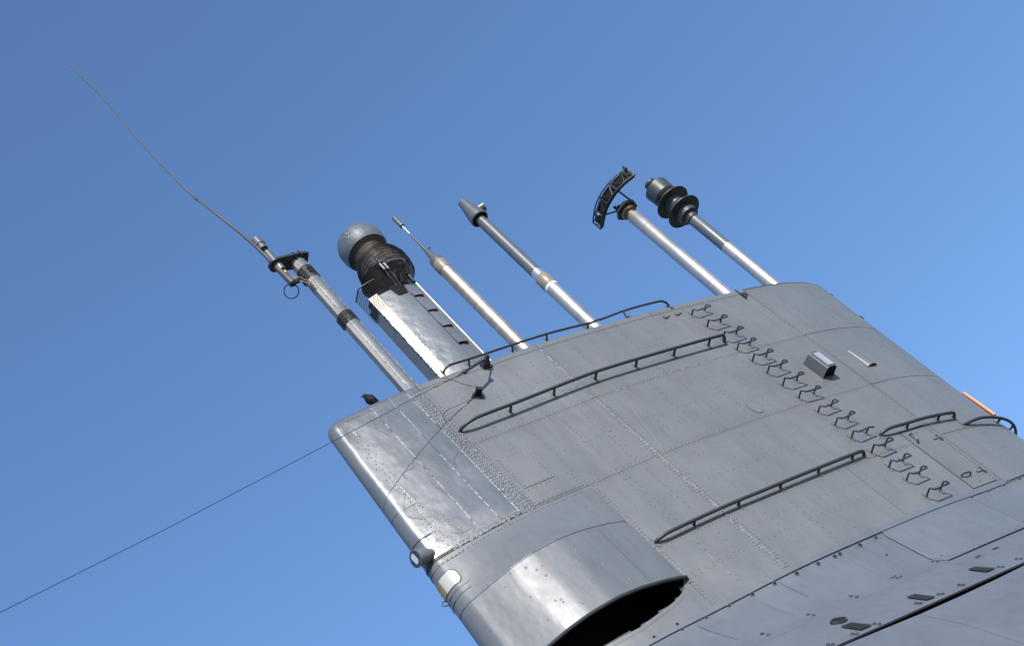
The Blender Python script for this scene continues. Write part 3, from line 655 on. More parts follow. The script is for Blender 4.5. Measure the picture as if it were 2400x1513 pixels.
# ------------------------------------------------------------------ handrails
def handrail(label, base, rr=.024, h=.13, up=.0, ends=(.10, .10), posts=(), zfun=None, square=(0, 0), group='grab rails bolted to the sail'):
    pts = [np.array(on(*p)) if p is not None else None for p in base]
    a, c_ = pts[0], pts[-1]; loc = P3(*a)[0]; T = thing('handrail', label, 'handrail', loc, group)
    xs = np.linspace(a[0], c_[0], 40)
    zz = np.interp(xs, [q[0] for q in pts], [q[1] for q in pts]) if zfun is None else np.array([zfun(x) for x in xs])
    n = len(xs); path = []
    L = c_[0] - a[0]
    def hh(x):
        d0 = (x - a[0]) / ends[0]; d1 = (c_[0] - x) / ends[1]; e = 1.
        for d_ in (d0, d1):
            if d_ < 1: e = min(e, math.sqrt(max(0, 1 - (1 - d_)**2)))
        return e
    xs2 = np.concatenate([a[0] + ends[0] * (1 - np.cos(np.linspace(0, math.pi/2, 9))), np.linspace(a[0] + ends[0], c_[0] - ends[1], 40)[1:-1], c_[0] - ends[1] * (1 - np.cos(np.linspace(math.pi/2, 0, 9)))])
    for x in xs2:
        z = float(np.interp(x, xs, zz)); e = hh(x); p, nn = P3(x, z, h * e); path.append(p + np.array([0, 0, up * e]))
    MB().tube(path, rr, 10).build('rail', 'rail', T, smooth=60)
    for px in list(posts):
        x = on(*px)[0] if not isinstance(px, float) else px
        z = float(np.interp(x, xs, zz)); p, nn = P3(x, z, 0); p2, _ = P3(x, z, h * hh(x)); p2 = p2 + np.array([0, 0, up])
        MB().tube([p, p2], rr * .8, 8).build('post', 'rail', T)
    for x in [a[0], c_[0]] + [(on(*q)[0] if not isinstance(q, float) else q) for q in posts]:
        z = float(np.interp(x, xs, zz)); p, nn, t, u_ = frame(x, z); MB().boxf(p + nn * .004, t, nn, u_, .035, .010, .17).build('foot_plate', 'rust', T, smooth=0)
    return T
handrail('long dark handrail along the top edge of the sail, in front of the mast feet', [(1040, 876), (1300, 793), (1568, 719)], .019, .10, .035, (.14, .16), [(1099, 856), (1202, 824), (1297, 795), (1391, 768), (1478, 745)])
handrail('long dark handrail on five posts under the wire bracket, ending at the step irons', [(1078, 1012), (1395, 889), (1697, 801)], .025, .145, 0, (.34, .10), [(1193, 963), (1297, 925), (1395, 889), (1490, 860), (1580, 835), (1660, 811)])
handrail('lowest long handrail, beside the right corner of the black scoop opening', [(1537, 1271), (1780, 1163), (2024, 1065)], .025, .09, 0, (.26, .10), [(1626, 1229), (1729, 1182), (1826, 1141), (1914, 1104), (1995, 1074)])
handrail('short curved handrail right above the hatch door', [(2063, 1020), (2150, 995), (2235, 978)], .025, .10, 0, (.26, .10), [(2125, 1003), (2197, 984)])
def rail5():
    z = 1.25; T = thing('handrail', 'short handrail bending round the right edge of the sail below the orange bar', 'handrail', P3(10.2, z)[0], 'grab rails bolted to the sail')
    path = []; xa, xb = map(float, ext(z)); xn = xa + (xb - xa) * UN
    p0 = math.asin((10.22 - xn) / (xb - xn)); phs = np.linspace(p0, 2.0, 40); posts = []
    A_, B_ = xb - xn, float(hb(xn, z))
    for i, ph in enumerate(phs):
        e = min(1, math.sin(min(1, i / 5) * math.pi / 2), math.sin(min(1, (39 - i) / 5) * math.pi / 2)); nx_, ny_ = B_ * math.sin(ph), -A_ * math.cos(ph); L_ = math.hypot(nx_, ny_)
        q = np.array([xn + A_ * math.sin(ph), -B_ * math.cos(ph), z]); nn = np.array([nx_ / L_, ny_ / L_, 0]); path.append(q + nn * .10 * e)
        if i in (11, 19, 27): MB().tube([q, q + nn * .10], .02, 8).build('post', 'rail', T)
        if i in (0, 11, 19, 27, 39): MB().boxf(q + nn * .004, np.cross(nn, (0, 0, 1)), nn, (0, 0, 1), .035, .01, .15).build('foot_plate', 'rust', T, smooth=0)
    MB().tube(path, .024, 10).build('rail', 'rail', T)
rail5()
# ------------------------------------------------------------------ step irons
FEET = [(1621, 738), (1657, 766), (1694, 795), (1727, 820), (1763, 847), (1798, 875), (1834, 904), (1872, 933), (1917, 966), (1957, 997), (1995, 1027), (2042, 1061), (2083, 1095), (2124, 1126), (2171, 1164)]
ORD = ['topmost', 'second', 'third', 'fourth', 'fifth', 'sixth', 'seventh', 'eighth', 'ninth', 'tenth', 'eleventh', 'twelfth', 'thirteenth', 'fourteenth', 'lowest']
WHERE = ['nearest the top edge of the sail', 'just below the topmost one', "at the right end of the long handrail", 'just below the end of the long handrail', 'level with the upper riveted seam', 'to the left of the glazed box', 'below left of the glazed box', 'near the round access cover', 'level with the middle riveted seam', 'above the broken one', 'with its right loop bent flat', 'beside the end of the lowest handrail', 'to the left of the hatch door', 'below the hatch door handle', 'nearest the hull casing']
def rung_meshes(broken=False, hs=1.):
    W, h = .30, .150 * hs
    pts = [(0, 0, 0), (0, h * .85, 0), (.004, h, -.006), (.030, h, -.050), (.055, h, -.064), (W - .04, h, -.046), (W + .030, h, -.046), (W + .046, h * 1.01, -.030), (W + .016, h * 1.03, .014), (W, h * .85, .026), (W, 0, .026)]
    if broken: pts = pts[:6] + [(W - .0, h * .95, -.05), (W + .07, h * .8, -.05)]
    pts2 = [(-x if False else x, y, z) for x, y, z in pts]
    b = MB(); b.tube(smooth_path([(x, -y, z) for x, y, z in pts2], 2), .0135, 8)
    if broken: b.tube([(W, 0, 0), (W, -h * .86, -.02)], .0135, 8)
    f = MB()
    for x in (0, W): f.box((x, -.004, 0), (.032, .010, .15))
    f2 = MB(); f2.box((0, 0, 0), (.032, .010, .15))
    return b, f2
rb, fb = rung_meshes(); rbb, _ = rung_meshes(True)
def mesh_of(b, name, m):
    o = b.build(name, m); me = o.data; bpy.data.objects.remove(o); return me
me_r, me_f, me_b = mesh_of(rb, 'bar', 'rail'), mesh_of(fb, 'foot_plate', 'rust'), mesh_of(rbb, 'bar', 'rail')
for i, px in enumerate(FEET):
    x, z = on(*px); p, n, t, u = frame(x, z)
    T = thing('step_iron', 'dark bent step iron, %s of the row, %s' % (ORD[i], WHERE[i]), 'step iron', p, 'step irons climbing the side of the sail')
    Mx = Matrix([[t[k], -n[k], u[k], p[k]] for k in range(3)] + [[0, 0, 0, 1]]); T.matrix_world = Mx
    T.matrix_world = Mx @ Matrix.Rotation(rng.normal(0, .035), 4, 'Y') @ Matrix.Diagonal((1 + rng.normal(0, .03), (.75 if i == 0 else 1) * (1 + rng.normal(0, .06)), 1 + rng.normal(0, .1), 1))
    o = bpy.data.objects.new('bar', me_b if i == 10 else me_r); C.objects.link(o); o.parent = T
    for xx in (0, .30):
        o = bpy.data.objects.new('foot_plate', me_f); C.objects.link(o); o.parent = T; o.location = (xx, -.004, .026 if xx else 0)
# ------------------------------------------------------------------ glazed box, louvre cowl, lugs
x, z = on(1928, 887); p, n, t, u = frame(x, z)
T = thing('glazed_box', 'dark grey navigation light box with clear window in its slanted face', 'light box', p)
Lz = .42; W = .24
def bx(pt): return p + t * pt[0] + n * pt[1] + u * pt[2]
sec = [(0, 0), (.04, .17), (.07, .20), (.20, .20), (.24, .17), (.235, 0)]
b = MB(); b.grid([[bx((a, c_, zz)) for a, c_ in sec] for zz in (0, .02, Lz)]); 
b.add([bx((a, c_, Lz)) for a, c_ in sec], [(0, 1, 2, 3, 4, 5)]); b.build('housing', 'boxpaint', T, smooth=20)
b = MB(); b.add([bx((a * .96 + .005, c_ * .96, .03)) for a, c_ in sec], [(0, 1, 2, 3, 4, 5)]); b.build('end_opening', 'black', T, smooth=0)
b = MB(); b.boxf(bx((.135, .203, Lz / 2 - .01)), t, n, u, .15, .012, .36); b.build('window_frame', 'paint', T, smooth=0)
b = MB(); b.boxf(bx((.135, .212, Lz / 2 - .01)), t, n, u, .12, .006, .32); b.build('window_glass', 'boxglass', T, smooth=0)
b = MB(); b.boxf(bx((.12, .216, Lz / 2 + .03)), t, n, u, .05, .003, .08); b.boxf(bx((.15, .216, Lz / 2 - .10)), t, n, u, .03, .003, .05); b.build('lamp_reflection_shade', 'mgrey', T, smooth=0) if False else None
x, z = on(2034, 859); p, n, t, u = frame(x, z)
b = MB(); rows = []
for k, s_ in enumerate(np.linspace(0, 1, 8)):
    r0, h0 = .10 * (1 - .28 * s_), .085 * (1 - .50 * s_); cx_ = .10 - .01 * s_
    rows.append([p + t * (cx_ - r0 * math.cos(a)) + n * (h0 * .55 * math.sin(a) + .001) + u * (s_ * .46) for a in np.linspace(0, math.pi, 12)])
b.grid(rows); 
T = thing('louvre_cowl', 'small half round grey cowl with open lower end, right of the glazed box', 'cowl', p)
b.build('shell', 'paint', T, flip=False, smooth=60)
b = MB(); b.add([p + t * (.09 - .09 * math.cos(a)) + n * (.043 * math.sin(a)) + u * .012 for a in np.linspace(0, math.pi, 12)], [tuple(range(12))]); b.build('mouth', 'black', T, smooth=0)
b = MB(); b.boxf(p + t * .09 + n * .004 + u * .02, t, n, u, .24, .006, .06); b.build('base_plate', 'paint', T, smooth=0)
for px, lab in (((1560, 744), 'small steel cleat on the side plating, left of the pair below the top edge'), ((1587, 737), 'small steel cleat on the side plating, right of the pair beside the topmost step iron')):
    p, n, t, u = frame(*on(*px)); b = MB(); b.boxf(p + n * .012, t, n, u, .07, .024, .05); b.tube([p + n * .02 + t * .03, p + n * .02 + t * .09], .008, 6); o = b.build('cleat', 'rust'); tag(o, lab, 'cleat')
p, n, t, u = frame(*on(1735, 690)); b = MB()
b.boxf(p + n * .012, u, n, t, .27, .014, .012); b.boxf(p + n * .03 - u * .08, u, n, t, .12, .03, .03); o = b.build('latch_bar', 'rail'); tag(o, 'thin dark latch bar just under the top edge, beside the right riveted seam', 'latch')
p, n, t, u = frame(*on(1746, 690)); b = MB(); b.boxf(p + n * .012, t, n, u, .05, .024, .08); o = b.build('bracket', 'rail'); tag(o, 'tiny dark bracket beside the thin latch bar under the top edge', 'bracket')
c = aty(1945, 692, 0.02); b = MB(); b.tube([c + np.array([.05 * math.sin(a) + .0, 0, .05 * math.cos(a)]) for a in np.linspace(0, 2 * math.pi, 15)], .012, 6, cap=False); o = b.build('ring_eye', 'rail'); tag(o, 'small dark ring on the right edge near the top of the sail', 'ring')
c = aty(2016, 747, 0.02); b = MB(); b.box(c + np.array([-.02, 0, 0]), (.09, .09, .05)); b.box(c + np.array([.025, 0, .0]), (.03, .07, .08)); o = b.build('bracket', 'rail'); tag(o, 'small dark block on the right edge below the ring', 'bracket')
# orange bar
a_, b_ = aty(2256, 924, .15), aty(2330, 976, .15); T = thing('marker_bar', 'orange bar standing upright behind the right edge of the sail', 'marker bar', b_)
dd = (a_ - b_) / np.linalg.norm(a_ - b_); b = MB(); sdv = np.array([0, 1., 0]); fx = np.cross(dd, sdv)
b.boxf((a_ + b_) / 2, fx, sdv, dd, .075, .09, np.linalg.norm(a_ - b_)); b.build('body', 'orange', T, smooth=0)
b = MB(); b.boxf((a_ + b_) / 2 + np.array([.0, -.048, 0]) + fx * .0, fx, sdv, dd, .045, .006, np.linalg.norm(a_ - b_) * .98); b.build('face_strip', 'orangel', T, smooth=0)
b = MB(); b.tube([(a_ + b_) / 2 + dd * .2, (a_ + b_) / 2 + dd * .2 - np.array([.5, 0, 0])], .02, 6); b.tube([(a_ + b_) / 2 - dd * .2, (a_ + b_) / 2 - dd * .2 - np.array([.5, 0, 0])], .02, 6); b.build('bracket', 'rail', T)
# stub insulator
x, z = on(1121, 926); p, n, t, u = frame(x, z); T = thing('insulator_stub', 'short black cup insulator on the sail below the wire bracket', 'insulator', p)
stub_top = p + n * .15
MB().tube([p, p + n * .012], .085, 20).build('flange', 'rail', T, smooth=30)
b = MB(); b.tube([p, p + n * .14], .047, 20, cap=False); b.tube([p + n * .02, p + n * .14], .038, 20, cap=False); b.build('cup', 'black', T); b = MB(); b.tube([p + n * .137, p + n * .143], [.047, .047], 20); b.build('cup_rim', 'rail', T); MB().tube([p + n * .1, p + n * .165], .018, 10).build('terminal', 'tin', T)
# wire bracket
x, z = on(1143, 861); p, n, t, u = frame(x, z); T = thing('wire_bracket', 'dark triangular bracket carrying the aerial wire near the top edge', 'bracket', p)
b = MB(); b.boxf(p + n * .008, t, n, u, .16, .016, .05)
q = [p - t * .08, p + t * .06, p + n * .21 + t * .02 + u * .02, p + n * .21 - t * .03 + u * .02]; q2 = [v + u * .03 for v in q]; b.add(q + q2, [(0, 1, 2, 3), (4, 7, 6, 5), (0, 4, 5, 1), (1, 5, 6, 2), (2, 6, 7, 3), (3, 7, 4, 0)])
q = [p - t * .08, p - t * .08 + u * .10, p + n * .20 - t * .03 + u * .04, p + n * .20 - t * .03 + u * .01]; q2 = [v + t * .01 for v in q]; b.add(q + q2, [(0, 1, 2, 3), (4, 7, 6, 5), (0, 4, 5, 1), (1, 5, 6, 2), (2, 6, 7, 3), (3, 7, 4, 0)])
b.build('plate', 'rail', T, smooth=0); br_top = p + n * .19 - t * .02 + u * .02
# aerial wire
W0 = aty(1086, 873, -.83); 
T = thing('aerial_wire', 'long thin aerial wire with rod insulator, running down left across the open sky', 'aerial wire', W0)
e0, e1 = aty(1133, 843, -.79), aty(1090, 870, -.825)
MB().tube([br_top, aty(1128, 846, -.79)], .012, 6).build('shackle', 'rail', T)
MB().tube([e0, e1], .021, 10).build('rod_insulator', 'rail', T)
for q, sg in ((e0, -1), (e1, 1)):
    dv = (e1 - e0) / np.linalg.norm(e1 - e0) * sg
    MB().tube([q - dv * .03, q - dv * .01, q + dv * .02, q + dv * .045], [.022, .036, .036, .02], 12).build('end_cap', 'rail', T)
dv = (e1 - e0) / np.linalg.norm(e1 - e0)
b = MB()
for k in range(4):
    cc = e1 + dv * (.06 + .035 * k); ax1 = np.cross(dv, (0, 1, 0) if k % 2 else (0, 0, 1)); ax1 /= np.linalg.norm(ax1)
    b.tube([cc + .022 * math.cos(a) * dv + .013 * math.sin(a) * ax1 for a in np.linspace(0, 2*math.pi, 11)], .005, 5, cap=False)
b.build('chain', 'rail', T)
W1 = aty(780, 1034, -1.03); W2 = aty(0, 1434, -1.45); W3 = W2 + (W2 - W1) * 1.3; W3[2] += .12
wp = [e1 + dv * .19, aty(1010, 911, -.89), aty(900, 970, -.96), W1, aty(390, 1238, -1.24), W2, W3]
MB().tube(wp, .0048, 5).build('wire', 'rail', T)
b = MB(); 
b.tube(smooth_path([stub_top, aty(1095, 903, -.66), aty(1070, 893, -.75), aty(1045, 885, -.83), aty(1023, 883, -.86), aty(1009, 890, -.88), aty(1010, 902, -.89), aty(1022, 909, -.88), aty(1035, 898, -.87), aty(1060, 886, -.85)], 2), .0055, 5); b.build('lead_wire', 'olive', T)
# bird
bp = atz(873, 945, H + .0) ; T = MB()
def birdmesh():
    b = MB(); p = bp + np.array([0, .0, 0])
    # body axis runs from the tail (right, low) up to the head (left)
    ax = [(.05, -.06, 0, .01), (.04, -.02, 0, .03), (.034, .02, 0, .050), (.02, .06, 0, .066), (.01, .10, 0, .066), (.0, .135, 0, .052), (-.008, .160, 0, .038), (-.014, .180, 0, .035), (-.025, .195, 0, .028), (-.040, .200, 0, .014), (-.054, .202, 0, .007), (-.080, .205, 0, .001)]
    X = np.array([.95, -.3, 0]); X /= np.linalg.norm(X)
    path = [p + X * a + np.array([0, 0, c_ + .0]) for a, c_, _, r in ax]; b.tube(path, [q[3] * 1.12 for q in ax], 14)
    return b, p, X
b, p, X = birdmesh()
for s_ in (-1, 1):
    yv = np.cross(X, (0, 0, 1)) * .02 * s_
    b.tube([p + yv + np.array([0, 0, .06]), p + yv + np.array([0, 0, .02]), p + yv + np.array([0, 0, -.01])], [.012, .005, .004], 6)
    for k in (-1, 0, 1): b.tube([p + yv + np.array([0, 0, -.005]), p + yv - X * .03 + np.cross(X, (0, 0, 1)) * .012 * k + np.array([0, 0, -.012])], .003, 5)
    yw = np.cross(X, (0, 0, 1)) * s_; b.tube([p + X * -.01 + yw * .050 + np.array([0, 0, .14]), p + X * .02 + yw * .062 + np.array([0, 0, .09]), p + X * .06 + yw * .045 + np.array([0, 0, .02]), p + X * .09 + yw * .015 + np.array([0, 0, -.04])], [.012, .024, .018, .003], 8)
o = b.build('bird', 'bird', smooth=80, flip=False); o.data.update(); tag(o, 'small black bird perched on the upper left edge of the sail', 'bird')

# ------------------------------------------------------------------ masts
def mast(label, x, name='antenna_mast', y=0.): return thing(name, label, 'mast', (x, y, H), 'raised masts standing in a row on the sail')
ZB0 = H - .3
def lt(T, x, prof, m, name, n=36, y=0., cap=True): return MB().lathe(x, y, prof, n, cap).build(name, m, T, smooth=35)
# 3: slender aerial mast
x = 5.80; T = mast('yellowed steel mast with beige collar and a thin pointed aerial tip', x)
zc0, zc1 = az(1046, 634), az(1029, 617); zt = az(984, 577); z1 = az(959, 548); z2 = az(934, 528); z3 = az(921, 510)
lt(T, x, [(ZB0, .113), (zc0, .113)], 'gold', 'tube'); lt(T, x, [(zc0, .118), (zc0 + .01, .122), (zc1 - .02, .122), (zc1, .117)], 'beige', 'collar')
lt(T, x, [(zc1, .117), (zc1 + .1, .112), (zt - .35, .062), (zt - .1, .034), (zt, .022), (z1, .016)], 'mgrey', 'cone'); lt(T, x, [(z1, .017), (z2, .017)], 'chrome', 'polished_rod', 16)
lt(T, x, [(z2 - .05, .03), (z2 - .045, .044), (z3 - .05, .044), (z3 - .01, .038), (z3, .025)], 'mgrey', 'tip_cap', 20)
MB().tube([(x, 0, zc1 + .40), (x + .09, -.02, zc1 + .44)], [.04, .018], 10).build('bump', 'mgrey', T)
# 4: grey periscope with slanting cone head
x = 7.236; T = mast('grey periscope mast with a cone shaped head and beige collar', x, 'periscope_mast')
za, zb_, zc_, zd = az(1293, 672), az(1271, 649), az(1262, 637), az(1208, 591); ze = az(1121, 513); zf = az(1080, 474)
lt(T, x, [(ZB0, .118), (za - .05, .118)], 'silver', 'tube'); lt(T, x, [(za - .05, .121), (za, .125), (za + .02, .118)], 'lens', 'seal_ring'); lt(T, x, [(za, .118), (za + .02, .128), (zb_ - .04, .128), (zb_, .112)], 'beige', 'collar'); lt(T, x, [(zb_, .105), (zc_, .103)], 'chrome', 'polished_sleeve')
lt(T, x, [(zc_, .107), (zd, .104)], 'mgrey', 'shaft'); lt(T, x, [(zd, .107), (zd + .02, .107)], 'mgrey', 'joint_ring'); lt(T, x, [(zd + .02, .102), (ze - .17, .100)], 'mgrey', 'shaft'); lt(T, x, [(ze - .17, .088), (ze - .155, .088)], 'black', 'seal_ring'); lt(T, x, [(ze - .155, .088), (ze + .02, .086)], 'mgrey', 'neck')
lt(T, x, [(ze - .02, .155), (ze, .168), (ze + .05, .165), (zf - .06, .088), (zf - .01, .082), (zf, .07)], 'mgrey', 'cone_head'); lt(T, x, [(ze - .024, .15), (ze - .022, .10)], 'black', 'head_underside')
MB().tube([(x + .05, -.02, ze + .19), (x + .20, -.10, ze + .19)], [.085, .085], 20).build('eyepiece', 'mgrey', T)
# 5: radar mast
x = 10.05; T = mast('bright steel radar mast with a curved black lattice reflector on top', x, 'radar_mast')
zt = az(1487, 506); lt(T, x, [(ZB0, .122), (zt, .122), (zt + .01, .115)], 'silver', 'tube')
lt(T, x, [(zt, .09), (zt + .10, .085), (zt + .11, .14), (zt + .15, .15)], 'olive', 'bearing')
zp = zt + .17; hexa = [(.26, -.10), (.10, -.27), (-.16, -.26), (-.30, -.05), (-.2, .2), (.14, .26)]
b = MB(); b.prism([(x + a * .78, c_ * .78) for a, c_ in hexa], zp, zp + .05); b.build('base_plate', 'rail', T, smooth=0); b = MB(); b.box((x - .06, .0, zp + .10), (.12, .10, .14)); b.tube([(x - .1, .04, zp + .1), (x - .1, .04, zp + .26)], .03, 8); b.build('motor_box', 'soot', T, smooth=0)
ZRb = zp + .18
arcp = [atz(*q, ZRb) for q in ((1489, 408), (1466, 424), (1442, 448), (1424, 474), (1412, 503), (1408, 537))]
arcp = smooth_path([np.array(q) for q in arcp], 2); HR = .24
inward = [np.array([x, 0, 0]) - np.array([q[0], q[1], 0]) for q in arcp]; inward = [v / np.linalg.norm(v) for v in inward]
refl = MB(); n_ = len(arcp)
b = MB(); pts1 = [q for q in arcp]; pts2 = [q + np.array([0, 0, HR]) for q in arcp]
pts1b = [q + v * .07 for q, v in zip(pts1, inward)]; pts2b = [q + v * .07 for q, v in zip(pts2, inward)]
b.tube(pts1, .014, 6); b.tube(pts2, .014, 6); b.tube(pts2b, .012, 6)
b.grid([pts1, pts1b, [q - np.array([0, 0, .012]) for q in pts1b], [q - np.array([0, 0, .012]) for q in pts1]])
idx = [0, n_//5, 2*n_//5, 3*n_//5, 4*n_//5, n_-1]
for k, i in enumerate(idx):
    b.tube([pts1[i], pts2[i]], .013, 6); b.tube([pts2[i], pts2b[i]], .010, 5)
    if k: 
        j = idx[k-1]; mid = (pts1[(i+j)//2] + pts1[(i+j)//2]) / 2
        b.tube([pts2[j], pts1[(i+j)//2]], .008, 5); b.tube([pts2[i], pts1[(i+j)//2]], .008, 5)
b.build('reflector_frame', 'rail', T, flip=False, smooth=60)
b = MB(); b.grid([[q + v * .05 + np.array([0, 0, HR * s_]) for q, v in zip(pts1, inward)] for s_ in np.linspace(.03, .97, 2)]); 
b.build('reflector_sheet', 'sheet', T, flip=False, smooth=60); ms = MB()
for s_ in np.linspace(.03, .97, 16): ms.tube([q + v * .045 + np.array([0, 0, HR * s_]) for q, v in zip(pts1, inward)], .0035, 3, cap=False)
for k in range(0, 90):
    tpos = k / 89 * (n_ - 1); i = min(int(tpos), n_ - 2); f_ = tpos - i; q = pts1[i] * (1 - f_) + pts1[i+1] * f_; v = inward[i]; ms.tube([q + v * .045, q + v * .045 + np.array([0, 0, HR])], .0035, 3, cap=False)
ms.build('reflector_mesh', 'wire', T, flip=False, smooth=0, kind='stuff')
i1, i2 = 2*n_//5, 4*n_//5 - 1
b = MB()
for i, ex_ in ((i1, (.04, -.20)), (i2, (-.22, -.02))):
    b.tube([pts1[i] + np.array([0, 0, .03]), (x + ex_[0], ex_[1], zp + .04)], .017, 8); b.tube([pts1[i] + np.array([0, 0, .03]), pts2[i]], .022, 6)
b.build('support_arm', 'rail', T, flip=False)
MB().lathe(pts2[0][0] * .7 + pts2[n_//5][0] * .3, pts2[0][1] * .7 + pts2[n_//5][1] * .3, [(pts2[0][2] - .02, .03), (pts2[0][2] + .03, .035), (pts2[0][2] + .07, .02)], 8).build('knob', 'soot', T)
k_ = arcp[-6]; MB().lathe(k_[0] - .03, k_[1], [(ZRb + .05, .02), (ZRb + .09, .03), (ZRb + .12, .015)], 8).build('knob', 'tin', T)
# 6: mast with stacked discs
x = 11.11; T = mast('bright steel mast with a black head of two flared discs, rightmost in the row', x, 'disc_antenna_mast')
z0 = az(1697, 580); z1 = az(1622, 508) - .10; lt(T, x, [(ZB0, .118), (z0, .112)], 'silver', 'tube'); lt(T, x, [(z0, .112), (z1 - .05, .112), (z1 - .01, .112)], 'mgrey', 'shaft'); lt(T, x, [(z1 - .01, .108), (z1 + .02, .108)], 'black', 'seal_ring')
zf1 = az(1610, 498) - .11; zg = az(1594, 486); zh = az(1576, 470); zi = az(1562, 462)
lt(T, x, [(z1 + .02, .115), (z1 + .12, .125), (z1 + .13, .19), (zf1 + .08, .20), (zf1 + .10, .175)], 'dgrey', 'flange')
bt = MB()
for k in range(16): a = 2 * math.pi * k / 16; bt.dome((x + .165 * math.cos(a), .165 * math.sin(a), z1 + .128), (0.001, 0, -1), .012, .008)
bt.build('bolt_heads', 'tin', T, flip=False, kind='stuff')
zz0 = zf1 + .10
z_d1 = zz0 + .05; z_d2 = z_d1 + .33; z_c = z_d2 + .20
lt(T, x, [(zz0, .17), (z_d1 + .12, .19)], 'dgrey', 'neck')
lt(T, x, [(z_d1, .345), (z_d1 + .012, .345), (z_d1 + .13, .21), (z_d1 + .20, .17)], 'dgrey', 'disc', 56); lt(T, x, [(z_d1 + .004, .338), (z_d1 + .11, .205)], 'soot', 'disc_lining', 56, cap=False)
lt(T, x, [(z_d1 + .18, .17), (z_d2 + .02, .19)], 'dgrey', 'neck')
lt(T, x, [(z_d2, .345), (z_d2 + .012, .345), (z_d2 + .12, .20), (z_d2 + .2, .15)], 'dgrey', 'disc', 56); lt(T, x, [(z_d2 + .004, .338), (z_d2 + .10, .195)], 'soot', 'disc_lining', 56, cap=False)
zB_ = az(1532, 434) - .13; zA_ = zB_ - .28
lt(T, x, [(z_d2 + .15, .15), (zA_ - .10, .155), (zA_ - .02, .21)], 'soot', 'neck'); lt(T, x, [(zA_ - .02, .21), (zA_ + .0, .225), (zA_ + .01, .235), (zB_, .248), (zB_ + .01, .23)], 'dgrey', 'drum', 40)
lt(T, x, [(zB_ + .01, .06), (zB_ + .10, .06)], 'soot', 'stem'); zC_ = az(1519, 425) - .13; lt(T, x, [(zC_ - .02, .11), (zC_, .125), (zC_ + .05, .12), (zC_ + .07, .09)], 'dgrey', 'top_cap', 28)
# 2: snorkel mast
x = 4.58; T = mast('wide tin clad snorkel mast with dome head and black wire cage, broadest in the row', x, 'snorkel_mast')
SEC = [(-.42, .22), (-.42, -.02), (-.28, -.10), (-.12, -.155), (.05, -.185), (.22, -.19), (.36, -.165), (.45, -.11), (.49, .0), (.44, .16), (.2, .26), (-.1, .28)]
zt = az(938, 665); zl_ = az(848, 712)
def strip(i0, i1, z0, z1, m, name, off=.0, n=24):
    b = MB(); rows = []
    for z in np.linspace(z0, z1, n): rows.append([(x + SEC[i % 12][0] * (1 + off), SEC[i % 12][1] * (1 + off), z) for i in range(i0, i1 + 1)])
    b.grid(rows); return b.build(name, m, T, flip=True, smooth=50)
core = MB(); core.prism([(x + a * .97, c_ * .97) for a, c_ in SEC], ZB0, zl_ - .05); core.build('core', 'seam', T, smooth=0)
strip(0, 1, ZB0, zl_ - .25, 'tin', 'side_panel'); strip(1, 2, ZB0, zl_ + .05, 'tin_lit', 'highlight_panel'); strip(2, 8, ZB0, zl_ + .0, 'tin', 'front_panel'); strip(8, 12, ZB0, zl_, 'tin', 'back_panel')  # highlight on the narrow facet is painted by its paler sheet
def lump(pth, r, m, name, par, amp=.8):
    pth = [np.array(p, float) for p in pth]; P = []; R = []
    for a, b in zip(pth[:-1], pth[1:]):
        n = int(np.linalg.norm(b - a) / .02)
        for k in range(n): P.append(a + (b - a) * k / n + rng.normal(0, r * .35, 3)); R.append(r * rng.uniform(1 - amp, 1 + amp * .5))
    return MB().tube(P, R, 5).build(name, m, par, flip=False, smooth=70)
lump([(x + SEC[1][0], SEC[1][1], ZB0), (x + SEC[1][0], SEC[1][1], zl_ - .25)], .012, 'lumpy', 'weld_edge', T); lump([(x + SEC[2][0], SEC[2][1], ZB0), (x + SEC[2][0], SEC[2][1], zl_)], .009, 'lumpy', 'weld_edge', T); lump([(x + SEC[7][0] + .01, SEC[7][1], ZB0), (x + SEC[7][0] + .01, SEC[7][1], zl_ + .25)], .014, 'lumpy', 'weld_edge', T)
MB().tube([(x + SEC[7][0] - .02, SEC[7][1] - .025, ZB0), (x + SEC[7][0] - .02, SEC[7][1] - .025, zl_ + .35)], .014, 8).build('pipe', 'silver', T)
# overlapping cover sheets on the right
xs0, ys0 = x + .24, -.188
sy = lambda xx: float(np.interp(xx - x, [-.28, -.12, .05, .22, .36, .45], [-.10, -.155, -.185, -.19, -.165, -.11]))
zsm = [zl_ + .0, zl_ - .34, zl_ - .75, zl_ - 1.18, zl_ - 1.62]
xl = [x + .17, x + .17, x + .17, x + .17, x + .17]
for k in range(4):
    zt_, zb2 = zsm[k], zsm[k+1]; rows = []
    for s_ in np.linspace(0, 1, 8):
        lift = .008 + .03 * max(0, s_ - .6) / .4; rows.append([(xx, sy(xx) - lift - .002, zt_ + (zb2 - zt_) * s_) for xx in (x + .15, x + .21, x + .27, x + .30)])
    b = MB(); b.grid(rows); r = rows[-1]; b.grid([r, [(a, c_ + .02, d_ + .01) for a, c_, d_ in r]]); b.grid([[q[0] for q in rows], [(q[0][0], q[0][1] + .03, q[0][2]) for q in rows]])
    b.build('cover_sheet', 'tin', T, flip=False, smooth=30)
    b = MB(); b.add([(x + .15, sy(x + .15) - .036, zb2 + .004), (x + .31, sy(x + .3) - .036, zb2 + .004), (x + .31, sy(x + .3) - .004, zb2 - .05), (x + .15, sy(x + .15) - .004, zb2 - .01)], [(0, 1, 2, 3)]); b.build('sheet_lip', 'black', T, smooth=0)
MB().tube([(x + .145, sy(x + .145) - .001, ZB0), (x + .145, sy(x + .145) - .001, zl_)], .005, 4).build('seam', 'seam', T)
rvm = MB()
for z in np.arange(ZB0 + .3, zl_ - .1, .16): rvm.dome((x - .24, sy(x - .24) - .001, z), (-.3, -.95, 0), .010, .008)
